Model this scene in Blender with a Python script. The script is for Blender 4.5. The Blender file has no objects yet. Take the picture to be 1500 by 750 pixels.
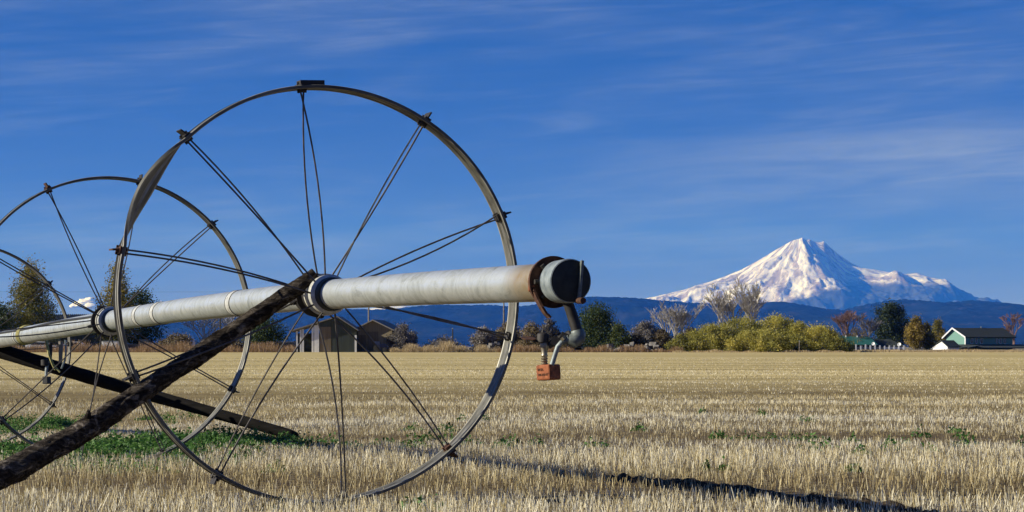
import bpy, math, random
import numpy as np
from mathutils import Vector, Matrix, noise

random.seed(7)
rng = np.random.default_rng(7)
scene = bpy.context.scene
COL = scene.collection

# ------------------------------------------------------------------ camera, sky, sun, exposure
F, HX, HY, CAM_Z = 3400.0, 750.0, 508.0, 0.72        # focal length and horizon in photograph pixels
cam_data = bpy.data.cameras.new("camera")
cam = bpy.data.objects.new("camera", cam_data)
COL.objects.link(cam)
cam.location = (0, 0, CAM_Z)
cam.rotation_euler = (math.radians(90), 0, 0)
cam_data.sensor_width = 36.0
cam_data.lens = 36.0 * F / 1500.0
cam_data.shift_y = (HY - 375.0) / 1500.0
cam_data.clip_start = 0.05
cam_data.clip_end = 200000.0
scene.camera = cam

SUN_EL, SUN_BACK = math.radians(24.5), math.radians(-8.0)   # sun stands left, a touch on the camera's side
sun_vec = Vector((-math.cos(SUN_EL) * math.cos(SUN_BACK), math.cos(SUN_EL) * math.sin(SUN_BACK), math.sin(SUN_EL)))
sun_data = bpy.data.lights.new("sun", 'SUN')
sun_data.energy = 5.0
sun_data.angle = math.radians(0.5)
sun_data.color = (1.0, 0.95, 0.87)
sun = bpy.data.objects.new("sun", sun_data)
COL.objects.link(sun)
sun.rotation_euler = sun_vec.to_track_quat('Z', 'Y').to_euler()

world = bpy.data.worlds.new("World")
scene.world = world
world.use_nodes = True
wt = world.node_tree
wt.nodes.clear()
def wn(kind, **kw):
    n = wt.nodes.new(kind)
    for k, v in kw.items():
        setattr(n, k, v)
    return n
w_out = wn('ShaderNodeOutputWorld')
w_bg = wn('ShaderNodeBackground')
w_bg.inputs['Strength'].default_value = 0.060
w_sky = wn('ShaderNodeTexSky', sky_type='NISHITA', sun_disc=False)
w_sky.sun_elevation = SUN_EL
w_sky.sun_rotation = math.atan2(sun_vec.x, sun_vec.y)
w_sky.altitude = 1200.0
w_sky.air_density = 1.0
w_sky.dust_density = 0.15
w_sky.ozone_density = 3.0
w_tc = wn('ShaderNodeTexCoord')
w_sep = wn('ShaderNodeSeparateXYZ')
wt.links.new(w_tc.outputs['Generated'], w_sep.inputs[0])
def wmath(op, a, b=None, clamp=False):
    n = wn('ShaderNodeMath', operation=op, use_clamp=clamp)
    for i, v in enumerate((a, b)):
        if v is None:
            continue
        if isinstance(v, (int, float)):
            n.inputs[i].default_value = v
        else:
            wt.links.new(v, n.inputs[i])
    return n.outputs[0]
# clear dry air: the deep blue of the higher sky reaches well down towards the horizon
w_lift = wmath('ADD', wmath('MULTIPLY', w_sep.outputs[2], 1.10), 0.095)
w_dir = wn('ShaderNodeCombineXYZ')
wt.links.new(w_sep.outputs[0], w_dir.inputs[0])
wt.links.new(w_sep.outputs[1], w_dir.inputs[1])
wt.links.new(w_lift, w_dir.inputs[2])
w_nrm = wn('ShaderNodeVectorMath', operation='NORMALIZE')
wt.links.new(w_dir.outputs[0], w_nrm.inputs[0])
wt.links.new(w_nrm.outputs[0], w_sky.inputs['Vector'])
w_hsv = wn('ShaderNodeHueSaturation')
w_hsv.inputs['Saturation'].default_value = 1.42
w_hsv.inputs['Value'].default_value = 1.0
wt.links.new(w_sky.outputs[0], w_hsv.inputs['Color'])
# thin cirrus: streaks in azimuth / elevation
w_az = wmath('ARCTAN2', w_sep.outputs[0], w_sep.outputs[1])
w_el = wmath('ARCSINE', w_sep.outputs[2])
w_tilt = wmath('SUBTRACT', w_el, wmath('MULTIPLY', w_az, 0.06))
def streaks(su, sv, off, detail, lo, hi, warp=0.0):
    c = wn('ShaderNodeCombineXYZ')
    wt.links.new(wmath('MULTIPLY', w_az, su), c.inputs[0])
    wt.links.new(wmath('MULTIPLY', w_tilt, sv), c.inputs[1])
    c.inputs[2].default_value = off
    t = wn('ShaderNodeTexNoise')
    t.inputs['Scale'].default_value = 1.0
    t.inputs['Detail'].default_value = detail
    t.inputs['Roughness'].default_value = 0.58
    t.inputs['Distortion'].default_value = warp
    wt.links.new(c.outputs[0], t.inputs['Vector'])
    r = wn('ShaderNodeMapRange')
    r.interpolation_type = 'SMOOTHSTEP'
    r.inputs['From Min'].default_value = lo
    r.inputs['From Max'].default_value = hi
    wt.links.new(t.outputs[0], r.inputs['Value'])
    return r.outputs[0]
broad = streaks(5.0, 30.0, 4.4, 3.0, 0.42, 0.74, 0.3)
fine = streaks(14.0, 170.0, 9.1, 5.0, 0.36, 0.80, 0.6)
wisps = streaks(9.0, 70.0, 2.7, 6.0, 0.50, 0.82, 0.8)
c_sum = wmath('ADD', wmath('MULTIPLY', broad, wmath('ADD', wmath('MULTIPLY', fine, 0.5), 0.25)), wmath('MULTIPLY', wisps, 0.35))
def wsmooth(v, lo, hi):
    r = wn('ShaderNodeMapRange')
    r.interpolation_type = 'SMOOTHSTEP'
    r.inputs['From Min'].default_value = lo
    r.inputs['From Max'].default_value = hi
    wt.links.new(v, r.inputs['Value'])
    return r.outputs[0]
bank_el = wmath('SUBTRACT', w_el, wmath('ADD', 0.070, wmath('MULTIPLY', w_az, 0.035)))
bank_band = wmath('MULTIPLY', wsmooth(bank_el, -0.026, 0.004), wsmooth(bank_el, 0.022, 0.010))
bank = wmath('MULTIPLY', wmath('MULTIPLY', bank_band, wsmooth(w_az, -0.04, 0.20)), wmath('ADD', wmath('MULTIPLY', streaks(10.0, 95.0, 6.3, 6.0, 0.30, 0.72, 0.5), 0.55), 0.15))
veil = wmath('MULTIPLY', wsmooth(w_el, 0.045, 0.0), 0.24)
c_fac = wmath('ADD', wmath('MULTIPLY', wmath('ADD', c_sum, wmath('MULTIPLY', fine, 0.08)), 0.36), wmath('ADD', wmath('MULTIPLY', bank, 0.60), veil), True)
w_mix = wn('ShaderNodeMix', data_type='RGBA')
wt.links.new(c_fac, w_mix.inputs[0])
w_tint = wn('ShaderNodeMix', data_type='RGBA', blend_type='MULTIPLY')
w_tint.inputs[0].default_value = 1.0
w_tint.inputs[7].default_value = (1.22, 0.68, 1.12, 1)      # camera's rendering of the deep blue
wt.links.new(w_hsv.outputs[0], w_tint.inputs[6])
wt.links.new(w_tint.outputs[2], w_mix.inputs[6])
w_mix.inputs[7].default_value = (5.6, 6.4, 7.6, 1)
wt.links.new(w_mix.outputs[2], w_bg.inputs['Color'])
wt.links.new(w_bg.outputs[0], w_out.inputs[0])

vs = scene.view_settings
vs.view_transform = 'Standard'
vs.look = 'None'
vs.gamma = 1.0
vs.use_curve_mapping = False
vs.exposure = 0.35
scene.render.engine = 'CYCLES'
scene.cycles.use_denoising = True
scene.cycles.max_bounces = 6
scene.cycles.volume_bounces = 2
scene.cycles.transparent_max_bounces = 8

# ------------------------------------------------------------------ helpers
def P(px, py, d):
    """Point that the photograph shows at pixel (px, py) when it stands d metres away."""
    return Vector(((px - HX) * d / F, d, CAM_Z + (HY - py) * d / F))

def ground(x, y):
    dip = -0.24 * math.exp(-((x + 6.5) / 4.0) ** 2 - ((y - 24.0) / 9.0) ** 2)
    bump = 0.012 * math.sin(x * 1.9 + 0.6 * y) * math.sin(y * 1.3 - 0.4 * x) if y < 60 else 0.0
    return dip + bump

def ground_np(x, y):
    dip = -0.24 * np.exp(-((x + 6.5) / 4.0) ** 2 - ((y - 24.0) / 9.0) ** 2)
    bump = np.where(y < 60, 0.012 * np.sin(x * 1.9 + 0.6 * y) * np.sin(y * 1.3 - 0.4 * x), 0.0)
    return dip + bump

def tag(o, label=None, cat=None, group=None, kind=None):
    if label: o["label"] = label
    if cat: o["category"] = cat
    if group: o["group"] = group
    if kind: o["kind"] = kind
    return o

def thing(name, loc, label, cat, group=None):
    o = bpy.data.objects.new(name, None)
    o.empty_display_size = 0.2
    COL.objects.link(o)
    o.location = loc
    return tag(o, label, cat, group)

def root_loc(o):
    v = Vector((0, 0, 0))
    while o is not None:
        v += Vector(o.location)
        o = o.parent
    return v

def link_mesh(name, me, parent=None, loc=None):
    o = bpy.data.objects.new(name, me)
    COL.objects.link(o)
    if parent is not None:
        o.parent = parent
    elif loc is not None:
        o.location = loc
    return o

class MB:
    """Collects shapes in world coordinates; build() links them as one mesh object."""
    def __init__(self):
        self.v, self.f = [], []
    def add(self, vs_, fs_):
        b = len(self.v)
        self.v += [Vector(p) for p in vs_]
        self.f += [tuple(b + i for i in f) for f in fs_]
        return self
    def tube(self, pts, rad, n=8, caps=True):
        pts = [Vector(p) for p in pts]
        if isinstance(rad, (int, float)):
            rad = [rad] * len(pts)
        vs_, fs_ = [], []
        up = None
        for i, p in enumerate(pts):
            t = (pts[min(i + 1, len(pts) - 1)] - pts[max(i - 1, 0)]).normalized()
            if up is None:
                a = Vector((0, 0, 1)) if abs(t.z) < 0.9 else Vector((1, 0, 0))
                up = (a - t * a.dot(t)).normalized()
            else:
                up = (up - t * up.dot(t)).normalized()
            s = t.cross(up)
            for k in range(n):
                an = 2 * math.pi * k / n
                vs_.append(p + (up * math.cos(an) + s * math.sin(an)) * rad[i])
        for i in range(len(pts) - 1):
            for k in range(n):
                a, b = i * n + k, i * n + (k + 1) % n
                fs_.append((a, b, b + n, a + n))
        if caps:
            fs_.append(tuple(range(n - 1, -1, -1)))
            m = (len(pts) - 1) * n
            fs_.append(tuple(m + k for k in range(n)))
        return self.add(vs_, fs_)
    def lathe(self, org, axis, prof, n=32, closed=False):
        """prof: (distance along axis, radius)"""
        axis = Vector(axis).normalized()
        a = Vector((0, 0, 1)) if abs(axis.z) < 0.9 else Vector((1, 0, 0))
        u = (a - axis * a.dot(axis)).normalized()
        w = axis.cross(u)
        vs_, fs_ = [], []
        for (t, r) in prof:
            for k in range(n):
                an = 2 * math.pi * k / n
                vs_.append(Vector(org) + axis * t + (u * math.cos(an) + w * math.sin(an)) * r)
        m = len(prof)
        for i in range(m if closed else m - 1):
            for k in range(n):
                j = (i + 1) % m
                fs_.append((i * n + k, i * n + (k + 1) % n, j * n + (k + 1) % n, j * n + k))
        if not closed:
            fs_.append(tuple(range(n - 1, -1, -1)))
            fs_.append(tuple((m - 1) * n + k for k in range(n)))
        return self.add(vs_, fs_)
    def box(self, c, size, mat=None):
        sx, sy, sz = (s / 2 for s in size)
        m = mat or Matrix.Identity(3)
        c = Vector(c)
        vs_ = [c + m @ Vector((x, y, z)) for x in (-sx, sx) for y in (-sy, sy) for z in (-sz, sz)]
        return self.add(vs_, [(0, 1, 3, 2), (4, 6, 7, 5), (0, 4, 5, 1), (2, 3, 7, 6), (0, 2, 6, 4), (1, 5, 7, 3)])
    def prism(self, pts, off):
        """Extrude a planar polygon by the vector off."""
        n = len(pts)
        vs_ = [Vector(p) for p in pts] + [Vector(p) + Vector(off) for p in pts]
        fs_ = [tuple(range(n - 1, -1, -1)), tuple(range(n, 2 * n))]
        fs_ += [(i, (i + 1) % n, n + (i + 1) % n, n + i) for i in range(n)]
        return self.add(vs_, fs_)
    def build(self, name, mat, parent=None, smooth=False, loc=None, bevel=0.0, auto=True):
        if parent is not None:
            o0 = root_loc(parent)
        elif loc is not None:
            o0 = Vector(loc)
        else:
            o0 = Vector((0, 0, 0))
        me = bpy.data.meshes.new(name)
        me.from_pydata([tuple(p - o0) for p in self.v], [], self.f)
        me.materials.append(mat)
        if smooth:
            for p in me.polygons:
                p.use_smooth = True
            if auto:
                me.set_sharp_from_angle(angle=math.radians(40))
        me.update()
        o = link_mesh(name, me, parent, o0 if parent is None else None)
        if bevel:
            b = o.modifiers.new("bevel", 'BEVEL')
            b.width = bevel
            b.segments = 2
        return o

def soup(name, verts, nper, mat, parent=None, loc=(0, 0, 0), tint=None, faces=None):
    """Mesh of many separate polygons with nper corners each; tint: one 0..1 value per vertex."""
    verts = np.asarray(verts, np.float32).reshape(-1, 3)
    o0 = np.array(root_loc(parent) if parent is not None else loc, np.float32)
    nv = len(verts)
    nf = nv // nper
    me = bpy.data.meshes.new(name)
    me.vertices.add(nv)
    me.vertices.foreach_set("co", (verts - o0).ravel())
    me.loops.add(nv)
    me.loops.foreach_set("vertex_index", np.arange(nv, dtype=np.int32))
    me.polygons.add(nf)
    me.polygons.foreach_set("loop_start", np.arange(0, nv, nper, dtype=np.int32))
    me.polygons.foreach_set("loop_total", np.full(nf, nper, np.int32))
    if tint is not None:
        at = me.attributes.new("tint", 'FLOAT', 'POINT')
        at.data.foreach_set("value", np.asarray(tint, np.float32))
    me.materials.append(mat)
    me.update(calc_edges=True)
    me.validate()
    return link_mesh(name, me, parent, loc if parent is None else None)

# ------------------------------------------------------------------ materials
MATS = {}
def lin(c):
    return (c[0], c[1], c[2], 1.0)

class Nodes:
    def __init__(self, name):
        self.m = bpy.data.materials.new(name)
        self.m.use_nodes = True
        self.t = self.m.node_tree
        self.b = self.t.nodes["Principled BSDF"]
        self.out = self.t.nodes["Material Output"]
    def n(self, kind, **kw):
        x = self.t.nodes.new(kind)
        for k, v in kw.items():
            setattr(x, k, v)
        return x
    def link(self, a, b):
        self.t.links.new(a, b)
    def coord(self, which='Object', scale=(1, 1, 1)):
        tc = self.n('ShaderNodeTexCoord')
        mp = self.n('ShaderNodeMapping')
        mp.inputs['Scale'].default_value = scale
        self.link(tc.outputs[which], mp.inputs['Vector'])
        return mp.outputs[0]
    def noise(self, vec, scale, detail=4.0, rough=0.55, warp=0.0):
        x = self.n('ShaderNodeTexNoise')
        x.inputs['Scale'].default_value = scale
        x.inputs['Detail'].default_value = detail
        x.inputs['Roughness'].default_value = rough
        x.inputs['Distortion'].default_value = warp
        self.link(vec, x.inputs['Vector'])
        return x.outputs[0]
    def ramp(self, fac, stops):
        r = self.n('ShaderNodeValToRGB')
        e = r.color_ramp.elements
        while len(e) < len(stops):
            e.new(0.5)
        for i, (p, c) in enumerate(stops):
            e[i].position = p
            e[i].color = lin(c)
        self.link(fac, r.inputs[0])
        return r.outputs[0]
    def mix(self, fac, a, b, mode='MIX'):
        x = self.n('ShaderNodeMix', data_type='RGBA', blend_type=mode)
        for i, v in ((0, fac), (6, a), (7, b)):
            if isinstance(v, (int, float)):
                x.inputs[i].default_value = v
            elif isinstance(v, tuple):
                x.inputs[i].default_value = lin(v)
            else:
                self.link(v, x.inputs[i])
        return x.outputs[2]
    def rng(self, v, a, b, c=0.0, d=1.0):
        r = self.n('ShaderNodeMapRange')
        r.inputs['From Min'].default_value = a
        r.inputs['From Max'].default_value = b
        r.inputs['To Min'].default_value = c
        r.inputs['To Max'].default_value = d
        self.link(v, r.inputs['Value'])
        return r.outputs[0]
    def math(self, op, a, b):
        x = self.n('ShaderNodeMath', operation=op)
        for i, v in enumerate((a, b)):
            if isinstance(v, (int, float)):
                x.inputs[i].default_value = v
            else:
                self.link(v, x.inputs[i])
        return x.outputs[0]
    def bump(self, h, strength, dist):
        b = self.n('ShaderNodeBump')
        b.inputs['Strength'].default_value = strength
        b.inputs['Distance'].default_value = dist
        self.link(h, b.inputs['Height'])
        self.link(b.outputs[0], self.b.inputs['Normal'])
    def set(self, **kw):
        for k, v in kw.items():
            s = self.b.inputs[k.replace('_', ' ')]
            if isinstance(v, tuple):
                s.default_value = lin(v)
            elif isinstance(v, (int, float)):
                s.default_value = v
            else:
                self.link(v, s)
        return self.m

def surf(name, stops, scale=4.0, rough=0.7, metal=0.0, stretch=(1, 1, 1), bump=0.0, bdist=0.01, detail=6.0, warp=0.0, spec=None):
    k = Nodes(name)
    v = k.coord('Object', stretch)
    f = k.noise(v, scale, detail, 0.6, warp)
    k.set(Base_Color=k.ramp(f, stops), Roughness=rough, Metallic=metal)
    if spec is not None:
        k.b.inputs['Specular IOR Level'].default_value = spec
    if bump:
        k.bump(k.noise(v, scale * 2.3, detail, 0.6), bump, bdist)
    return k.m

def tinted(name, stops, trans=0.25, rough=0.6, spec=0.3):
    """Leaf, stalk or grass material coloured by the per-piece tint."""
    k = Nodes(name)
    a = k.n('ShaderNodeAttribute', attribute_name="tint")
    c = k.ramp(a.outputs['Fac'], stops)
    k.set(Base_Color=c, Roughness=rough)
    k.b.inputs['Specular IOR Level'].default_value = spec
    if trans:
        tr = k.n('ShaderNodeBsdfTranslucent')
        k.link(c, tr.inputs['Color'])
        mx = k.n('ShaderNodeMixShader')
        mx.inputs[0].default_value = trans
        k.link(k.b.outputs[0], mx.inputs[1])
        k.link(tr.outputs[0], mx.inputs[2])
        k.link(mx.outputs[0], k.out.inputs['Surface'])
    return k.m

# ground: straw litter over soil, faint swaths across the field, sagebrush plain beyond it
k = Nodes("field")
gv = k.coord('Object')
sw = k.noise(k.coord('Object', (0.012, 0.16, 1)), 1.0, 5.0, 0.6, 0.3)
sw2 = k.noise(k.coord('Object', (0.05, 0.7, 1)), 1.0, 5.0, 0.65, 0.2)
litter = k.noise(k.coord('Object', (1.0, 2.5, 1)), 9.0, 8.0, 0.7, 0.6)
patch = k.noise(k.coord('Object', (0.25, 0.6, 1)), 1.0, 5.0, 0.6, 0.5)
straw = k.ramp(litter, [(0.36, (0.045, 0.030, 0.016)), (0.50, (0.13, 0.092, 0.045)), (0.64, (0.36, 0.28, 0.14)), (0.76, (0.60, 0.49, 0.28))])
sw3 = k.noise(k.coord('Object', (0.6, 3.0, 1)), 1.0, 6.0, 0.7)
far_straw = k.ramp(k.math('ADD', k.math('MULTIPLY', sw, 0.45), k.math('ADD', k.math('MULTIPLY', sw2, 0.3), k.math('MULTIPLY', sw3, 0.25))), [(0.40, (0.26, 0.195, 0.07)), (0.47, (0.46, 0.36, 0.145)), (0.53, (0.60, 0.48, 0.21)), (0.60, (0.76, 0.63, 0.32))])
sep = k.n('ShaderNodeSeparateXYZ')
k.link(gv, sep.inputs[0])
c = k.mix(k.rng(sep.outputs[1], 18.0, 60.0), straw, far_straw)
c = k.mix(k.rng(patch, 0.60, 0.75, 0.0, 0.4), c, (0.28, 0.24, 0.10))
sage = k.ramp(k.noise(k.coord('Object', (0.02, 0.004, 1)), 1.0, 5.0), [(0.35, (0.16, 0.15, 0.11)), (0.65, (0.30, 0.25, 0.17))])
c = k.mix(k.rng(sep.outputs[1], 318.0, 330.0), c, sage)
k.set(Base_Color=c, Roughness=0.9)
k.b.inputs['Specular IOR Level'].default_value = 0.15
k.bump(litter, 0.9, 0.03)
M_FIELD = k.m

M_STUBBLE = tinted("stubble", [(0.0, (0.09, 0.055, 0.022)), (0.22, (0.32, 0.235, 0.095)), (0.5, (0.61, 0.50, 0.24)), (0.8, (0.79, 0.70, 0.45)), (1.0, (0.88, 0.83, 0.65))], 0.22, 0.55, 0.35)
M_WEED = tinted("weed_leaf", [(0.0, (0.022, 0.065, 0.012)), (0.5, (0.06, 0.16, 0.028)), (1.0, (0.14, 0.27, 0.06))], 0.35)

# aluminium irrigation pipe, dulled, with stains and a rusty end
k = Nodes("aluminium_pipe")
tc = k.n('ShaderNodeTexCoord')
pv = k.coord('Object')
blot = k.noise(pv, 9.0, 8.0, 0.7, 0.8)
fine_n = k.noise(k.coord('Object', (1, 1, 3)), 60.0, 5.0, 0.7)
streak = k.noise(k.coord('Object', (6, 2, 22)), 3.0, 6.0, 0.7)
base = k.ramp(blot, [(0.28, (0.20, 0.21, 0.185)), (0.42, (0.46, 0.485, 0.455)), (0.58, (0.64, 0.67, 0.64)), (0.75, (0.76, 0.79, 0.77))])
base = k.mix(k.rng(streak, 0.60, 0.78, 0.0, 0.5), base, (0.33, 0.31, 0.22))
base = k.mix(k.rng(fine_n, 0.64, 0.72, 0.0, 0.8), base, (0.14, 0.12, 0.08))
scr = k.n('ShaderNodeTexVoronoi')
scr.feature = 'DISTANCE_TO_EDGE'
scr.inputs['Scale'].default_value = 5.0
k.link(k.coord('Object', (1.0, 0.45, 2.2)), scr.inputs['Vector'])
base = k.mix(k.rng(scr.outputs['Distance'], 0.0, 0.008, 0.55, 0.0), base, (0.66, 0.68, 0.66))
geo = k.n('ShaderNodeNewGeometry')
gs = k.n('ShaderNodeSeparateXYZ')
k.link(geo.outputs['Position'], gs.inputs[0])
near_end = k.math('MULTIPLY', k.rng(gs.outputs[1], 8.40, 8.24), k.rng(blot, 0.25, 0.6, 0.2, 1.0))
base = k.mix(near_end, base, (0.36, 0.24, 0.09))
k.set(Base_Color=base, Roughness=k.rng(blot, 0.3, 0.7, 0.52, 0.34), Metallic=0.62)
k.bump(blot, 0.12, 0.004)
M_PIPE = k.m
M_BAND = surf("pipe_band", [(0.3, (0.35, 0.35, 0.32)), (0.6, (0.62, 0.62, 0.56))], 30, 0.5, 0.3)
M_CREAM = surf("cream_hub_ring", [(0.3, (0.48, 0.45, 0.34)), (0.6, (0.72, 0.69, 0.57))], 25, 0.55, 0.1, bump=0.2, bdist=0.002)
M_RIM = surf("weathered_steel_rim", [(0.28, (0.04, 0.03, 0.022)), (0.45, (0.095, 0.092, 0.072)), (0.7, (0.17, 0.165, 0.135))], 7, 0.55, 0.15, bump=0.15, bdist=0.003)
M_WORN = surf("worn_steel_edge", [(0.28, (0.10, 0.085, 0.065)), (0.45, (0.26, 0.25, 0.21)), (0.7, (0.42, 0.41, 0.36))], 9, 0.45, 0.35)
M_SPOKE = surf("steel_spoke", [(0.3, (0.035, 0.026, 0.02)), (0.65, (0.12, 0.11, 0.10))], 20, 0.5, 0.3)
M_DARK_IRON = surf("dark_iron", [(0.3, (0.012, 0.010, 0.009)), (0.7, (0.042, 0.037, 0.032))], 25, 0.65, 0.2, bump=0.3, bdist=0.003)
M_RUST = surf("rust", [(0.25, (0.022, 0.010, 0.006)), (0.5, (0.075, 0.032, 0.016)), (0.75, (0.19, 0.085, 0.04))], 40, 0.85, 0.1, bump=0.5, bdist=0.002)
M_RUST_LIGHT = surf("orange_rust", [(0.25, (0.10, 0.028, 0.01)), (0.5, (0.29, 0.085, 0.028)), (0.75, (0.42, 0.15, 0.055))], 60, 0.8, 0.1, bump=0.5, bdist=0.001)
M_GALV = surf("galvanised_steel", [(0.3, (0.12, 0.145, 0.15)), (0.5, (0.24, 0.28, 0.285)), (0.75, (0.38, 0.42, 0.41))], 28, 0.55, 0.3, bump=0.15, bdist=0.002)
M_CAP_FACE = surf("cap_end_plate", [(0.3, (0.014, 0.018, 0.015)), (0.7, (0.045, 0.052, 0.044))], 20, 0.6, 0.3, bump=0.2, bdist=0.002)
M_CAST = surf("grey_cast_fitting", [(0.3, (0.06, 0.075, 0.068)), (0.7, (0.22, 0.25, 0.23))], 30, 0.55, 0.2, bump=0.2, bdist=0.002)
M_BRASS = surf("brass_fitting", [(0.3, (0.16, 0.14, 0.10)), (0.7, (0.42, 0.38, 0.28))], 40, 0.45, 0.7)
M_BLACK = surf("black_rubber", [(0.3, (0.010, 0.010, 0.010)), (0.7, (0.03, 0.03, 0.03))], 30, 0.6)
M_TWINE = surf("yellow_twine", [(0.3, (0.28, 0.25, 0.08)), (0.7, (0.55, 0.50, 0.22))], 60, 0.9)

def bark(name):
    k = Nodes(name)
    tc = k.n('ShaderNodeTexCoord')
    mp = k.n('ShaderNodeMapping')
    mp.inputs['Rotation'].default_value = (0, math.radians(-31), 0)
    mp.inputs['Scale'].default_value = (0.28, 1.0, 1.0)      # fibres follow the log
    k.link(tc.outputs['Object'], mp.inputs['Vector'])
    v = mp.outputs[0]
    ridges = k.noise(v, 34, 8.0, 0.72, 1.2)
    flakes = k.noise(k.coord('Object'), 11, 6.0, 0.65, 1.5)
    c = k.ramp(ridges, [(0.36, (0.008, 0.006, 0.005)), (0.48, (0.035, 0.027, 0.020)), (0.58, (0.10, 0.083, 0.065)), (0.70, (0.27, 0.235, 0.19))])
    c = k.mix(k.rng(flakes, 0.56, 0.62, 0.0, 0.85), c, k.ramp(ridges, [(0.35, (0.07, 0.055, 0.042)), (0.6, (0.36, 0.31, 0.25))]))
    k.set(Base_Color=c, Roughness=0.95)
    k.b.inputs['Specular IOR Level'].default_value = 0.15
    k.bump(k.math('ADD', ridges, k.math('MULTIPLY', flakes, 0.8)), 1.0, 0.025)
    return k.m
M_BARK = bark("log_bark")
M_POLE = surf("dark_pole_wood", [(0.3, (0.005, 0.0045, 0.004)), (0.7, (0.016, 0.014, 0.012))], 6, 0.9, stretch=(1, 1, 6), bump=0.4, bdist=0.01, spec=0.1)
M_TRUNK = surf("tree_bark", [(0.3, (0.06, 0.05, 0.04)), (0.7, (0.22, 0.19, 0.15))], 3, 0.9)
M_TWIG_PALE = surf("pale_twigs", [(0.3, (0.32, 0.30, 0.27)), (0.7, (0.56, 0.53, 0.49))], 1.5, 0.9)
M_TWIG_RED = surf("reddish_twigs", [(0.3, (0.14, 0.075, 0.065)), (0.7, (0.30, 0.19, 0.16))], 1.5, 0.9)
M_TWIG_GREY = surf("grey_twigs", [(0.3, (0.10, 0.095, 0.095)), (0.7, (0.22, 0.20, 0.20))], 1.5, 0.9)
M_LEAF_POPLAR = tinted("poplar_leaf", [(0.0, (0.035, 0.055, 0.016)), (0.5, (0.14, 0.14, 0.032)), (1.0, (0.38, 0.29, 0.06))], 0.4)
M_LEAF_DARK = tinted("dark_evergreen_leaf", [(0.0, (0.010, 0.020, 0.009)), (0.6, (0.022, 0.040, 0.014)), (1.0, (0.045, 0.065, 0.020))], 0.1)
M_LEAF_GREEN = tinted("green_leaf", [(0.0, (0.020, 0.042, 0.014)), (0.5, (0.050, 0.078, 0.022)), (1.0, (0.11, 0.125, 0.035))], 0.2)
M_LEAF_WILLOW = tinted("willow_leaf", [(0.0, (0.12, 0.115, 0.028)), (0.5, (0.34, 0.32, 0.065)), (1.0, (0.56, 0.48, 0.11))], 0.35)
M_LEAF_YELLOW = tinted("yellow_leaf", [(0.0, (0.09, 0.08, 0.02)), (0.5, (0.24, 0.18, 0.035)), (1.0, (0.42, 0.30, 0.06))], 0.3)
M_LEAF_STEM = surf("yellow_willow_stems", [(0.3, (0.20, 0.17, 0.05)), (0.7, (0.38, 0.32, 0.10))], 1.5, 0.9)
M_LEAF_BROWN = tinted("brown_brush", [(0.0, (0.06, 0.048, 0.03)), (0.5, (0.16, 0.125, 0.07)), (1.0, (0.30, 0.235, 0.13))], 0.2)
M_LEAF_PURPLE = tinted("purple_grey_brush", [(0.0, (0.07, 0.062, 0.058)), (0.5, (0.16, 0.145, 0.13)), (1.0, (0.30, 0.27, 0.24))], 0.2)
M_DRY_GRASS = tinted("dry_grass", [(0.0, (0.20, 0.14, 0.07)), (0.5, (0.42, 0.32, 0.17)), (1.0, (0.62, 0.50, 0.30))], 0.25)
M_RED_GRASS = tinted("reddish_dry_grass", [(0.0, (0.13, 0.075, 0.04)), (0.5, (0.27, 0.17, 0.085)), (1.0, (0.42, 0.29, 0.16))], 0.25)

M_WALL_DARK = surf("dark_green_boards", [(0.3, (0.020, 0.028, 0.022)), (0.7, (0.045, 0.055, 0.042))], 0.8, 0.8, stretch=(6, 6, 0.3))
M_WALL_BROWN = surf("brown_boards", [(0.3, (0.10, 0.075, 0.045)), (0.7, (0.19, 0.15, 0.09))], 0.8, 0.8, stretch=(6, 6, 0.3))
M_WALL_OLIVE = surf("olive_boards", [(0.3, (0.18, 0.145, 0.085)), (0.7, (0.30, 0.245, 0.15))], 0.8, 0.8, stretch=(6, 6, 0.3))
M_ROOF_SHED = surf("grey_brown_roofing", [(0.3, (0.14, 0.125, 0.11)), (0.7, (0.26, 0.24, 0.21))], 2, 0.8)
M_ROOF_METAL = surf("dark_metal_roof", [(0.3, (0.045, 0.055, 0.065)), (0.7, (0.09, 0.105, 0.12))], 1, 0.5, 0.3)
M_ROOF_GREEN = surf("green_metal_roof", [(0.3, (0.016, 0.10, 0.082)), (0.7, (0.028, 0.14, 0.11))], 1, 0.6)
M_ROOF_GREY = surf("grey_shingles", [(0.3, (0.018, 0.026, 0.022)), (0.7, (0.036, 0.046, 0.040))], 3, 0.9)
M_WHITE = surf("white_paint", [(0.3, (0.66, 0.66, 0.64)), (0.7, (0.78, 0.78, 0.76))], 2, 0.6)
M_GREEN_SIDING = surf("pale_green_siding", [(0.3, (0.12, 0.26, 0.215)), (0.7, (0.15, 0.30, 0.25))], 1.5, 0.7, stretch=(0.3, 0.3, 6))
M_GREY_SIDING = surf("grey_siding", [(0.3, (0.17, 0.18, 0.18)), (0.7, (0.26, 0.27, 0.27))], 1.5, 0.7)
M_GLASS = surf("dark_window_glass", [(0.3, (0.03, 0.04, 0.05)), (0.7, (0.06, 0.07, 0.08))], 1, 0.12)
M_CAR_WHITE = surf("white_car_paint", [(0.3, (0.66, 0.67, 0.68)), (0.7, (0.74, 0.75, 0.76))], 1, 0.3)
M_CAR_DARK = surf("dark_car_paint", [(0.3, (0.02, 0.022, 0.026)), (0.7, (0.035, 0.038, 0.042))], 1, 0.3)
M_BLUE = surf("dark_blue_paint", [(0.3, (0.012, 0.022, 0.07)), (0.7, (0.02, 0.035, 0.11))], 2, 0.5)
M_STONE = surf("rubble_stone", [(0.25, (0.06, 0.055, 0.05)), (0.5, (0.19, 0.175, 0.155)), (0.75, (0.42, 0.40, 0.36))], 0.9, 0.9)
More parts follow.
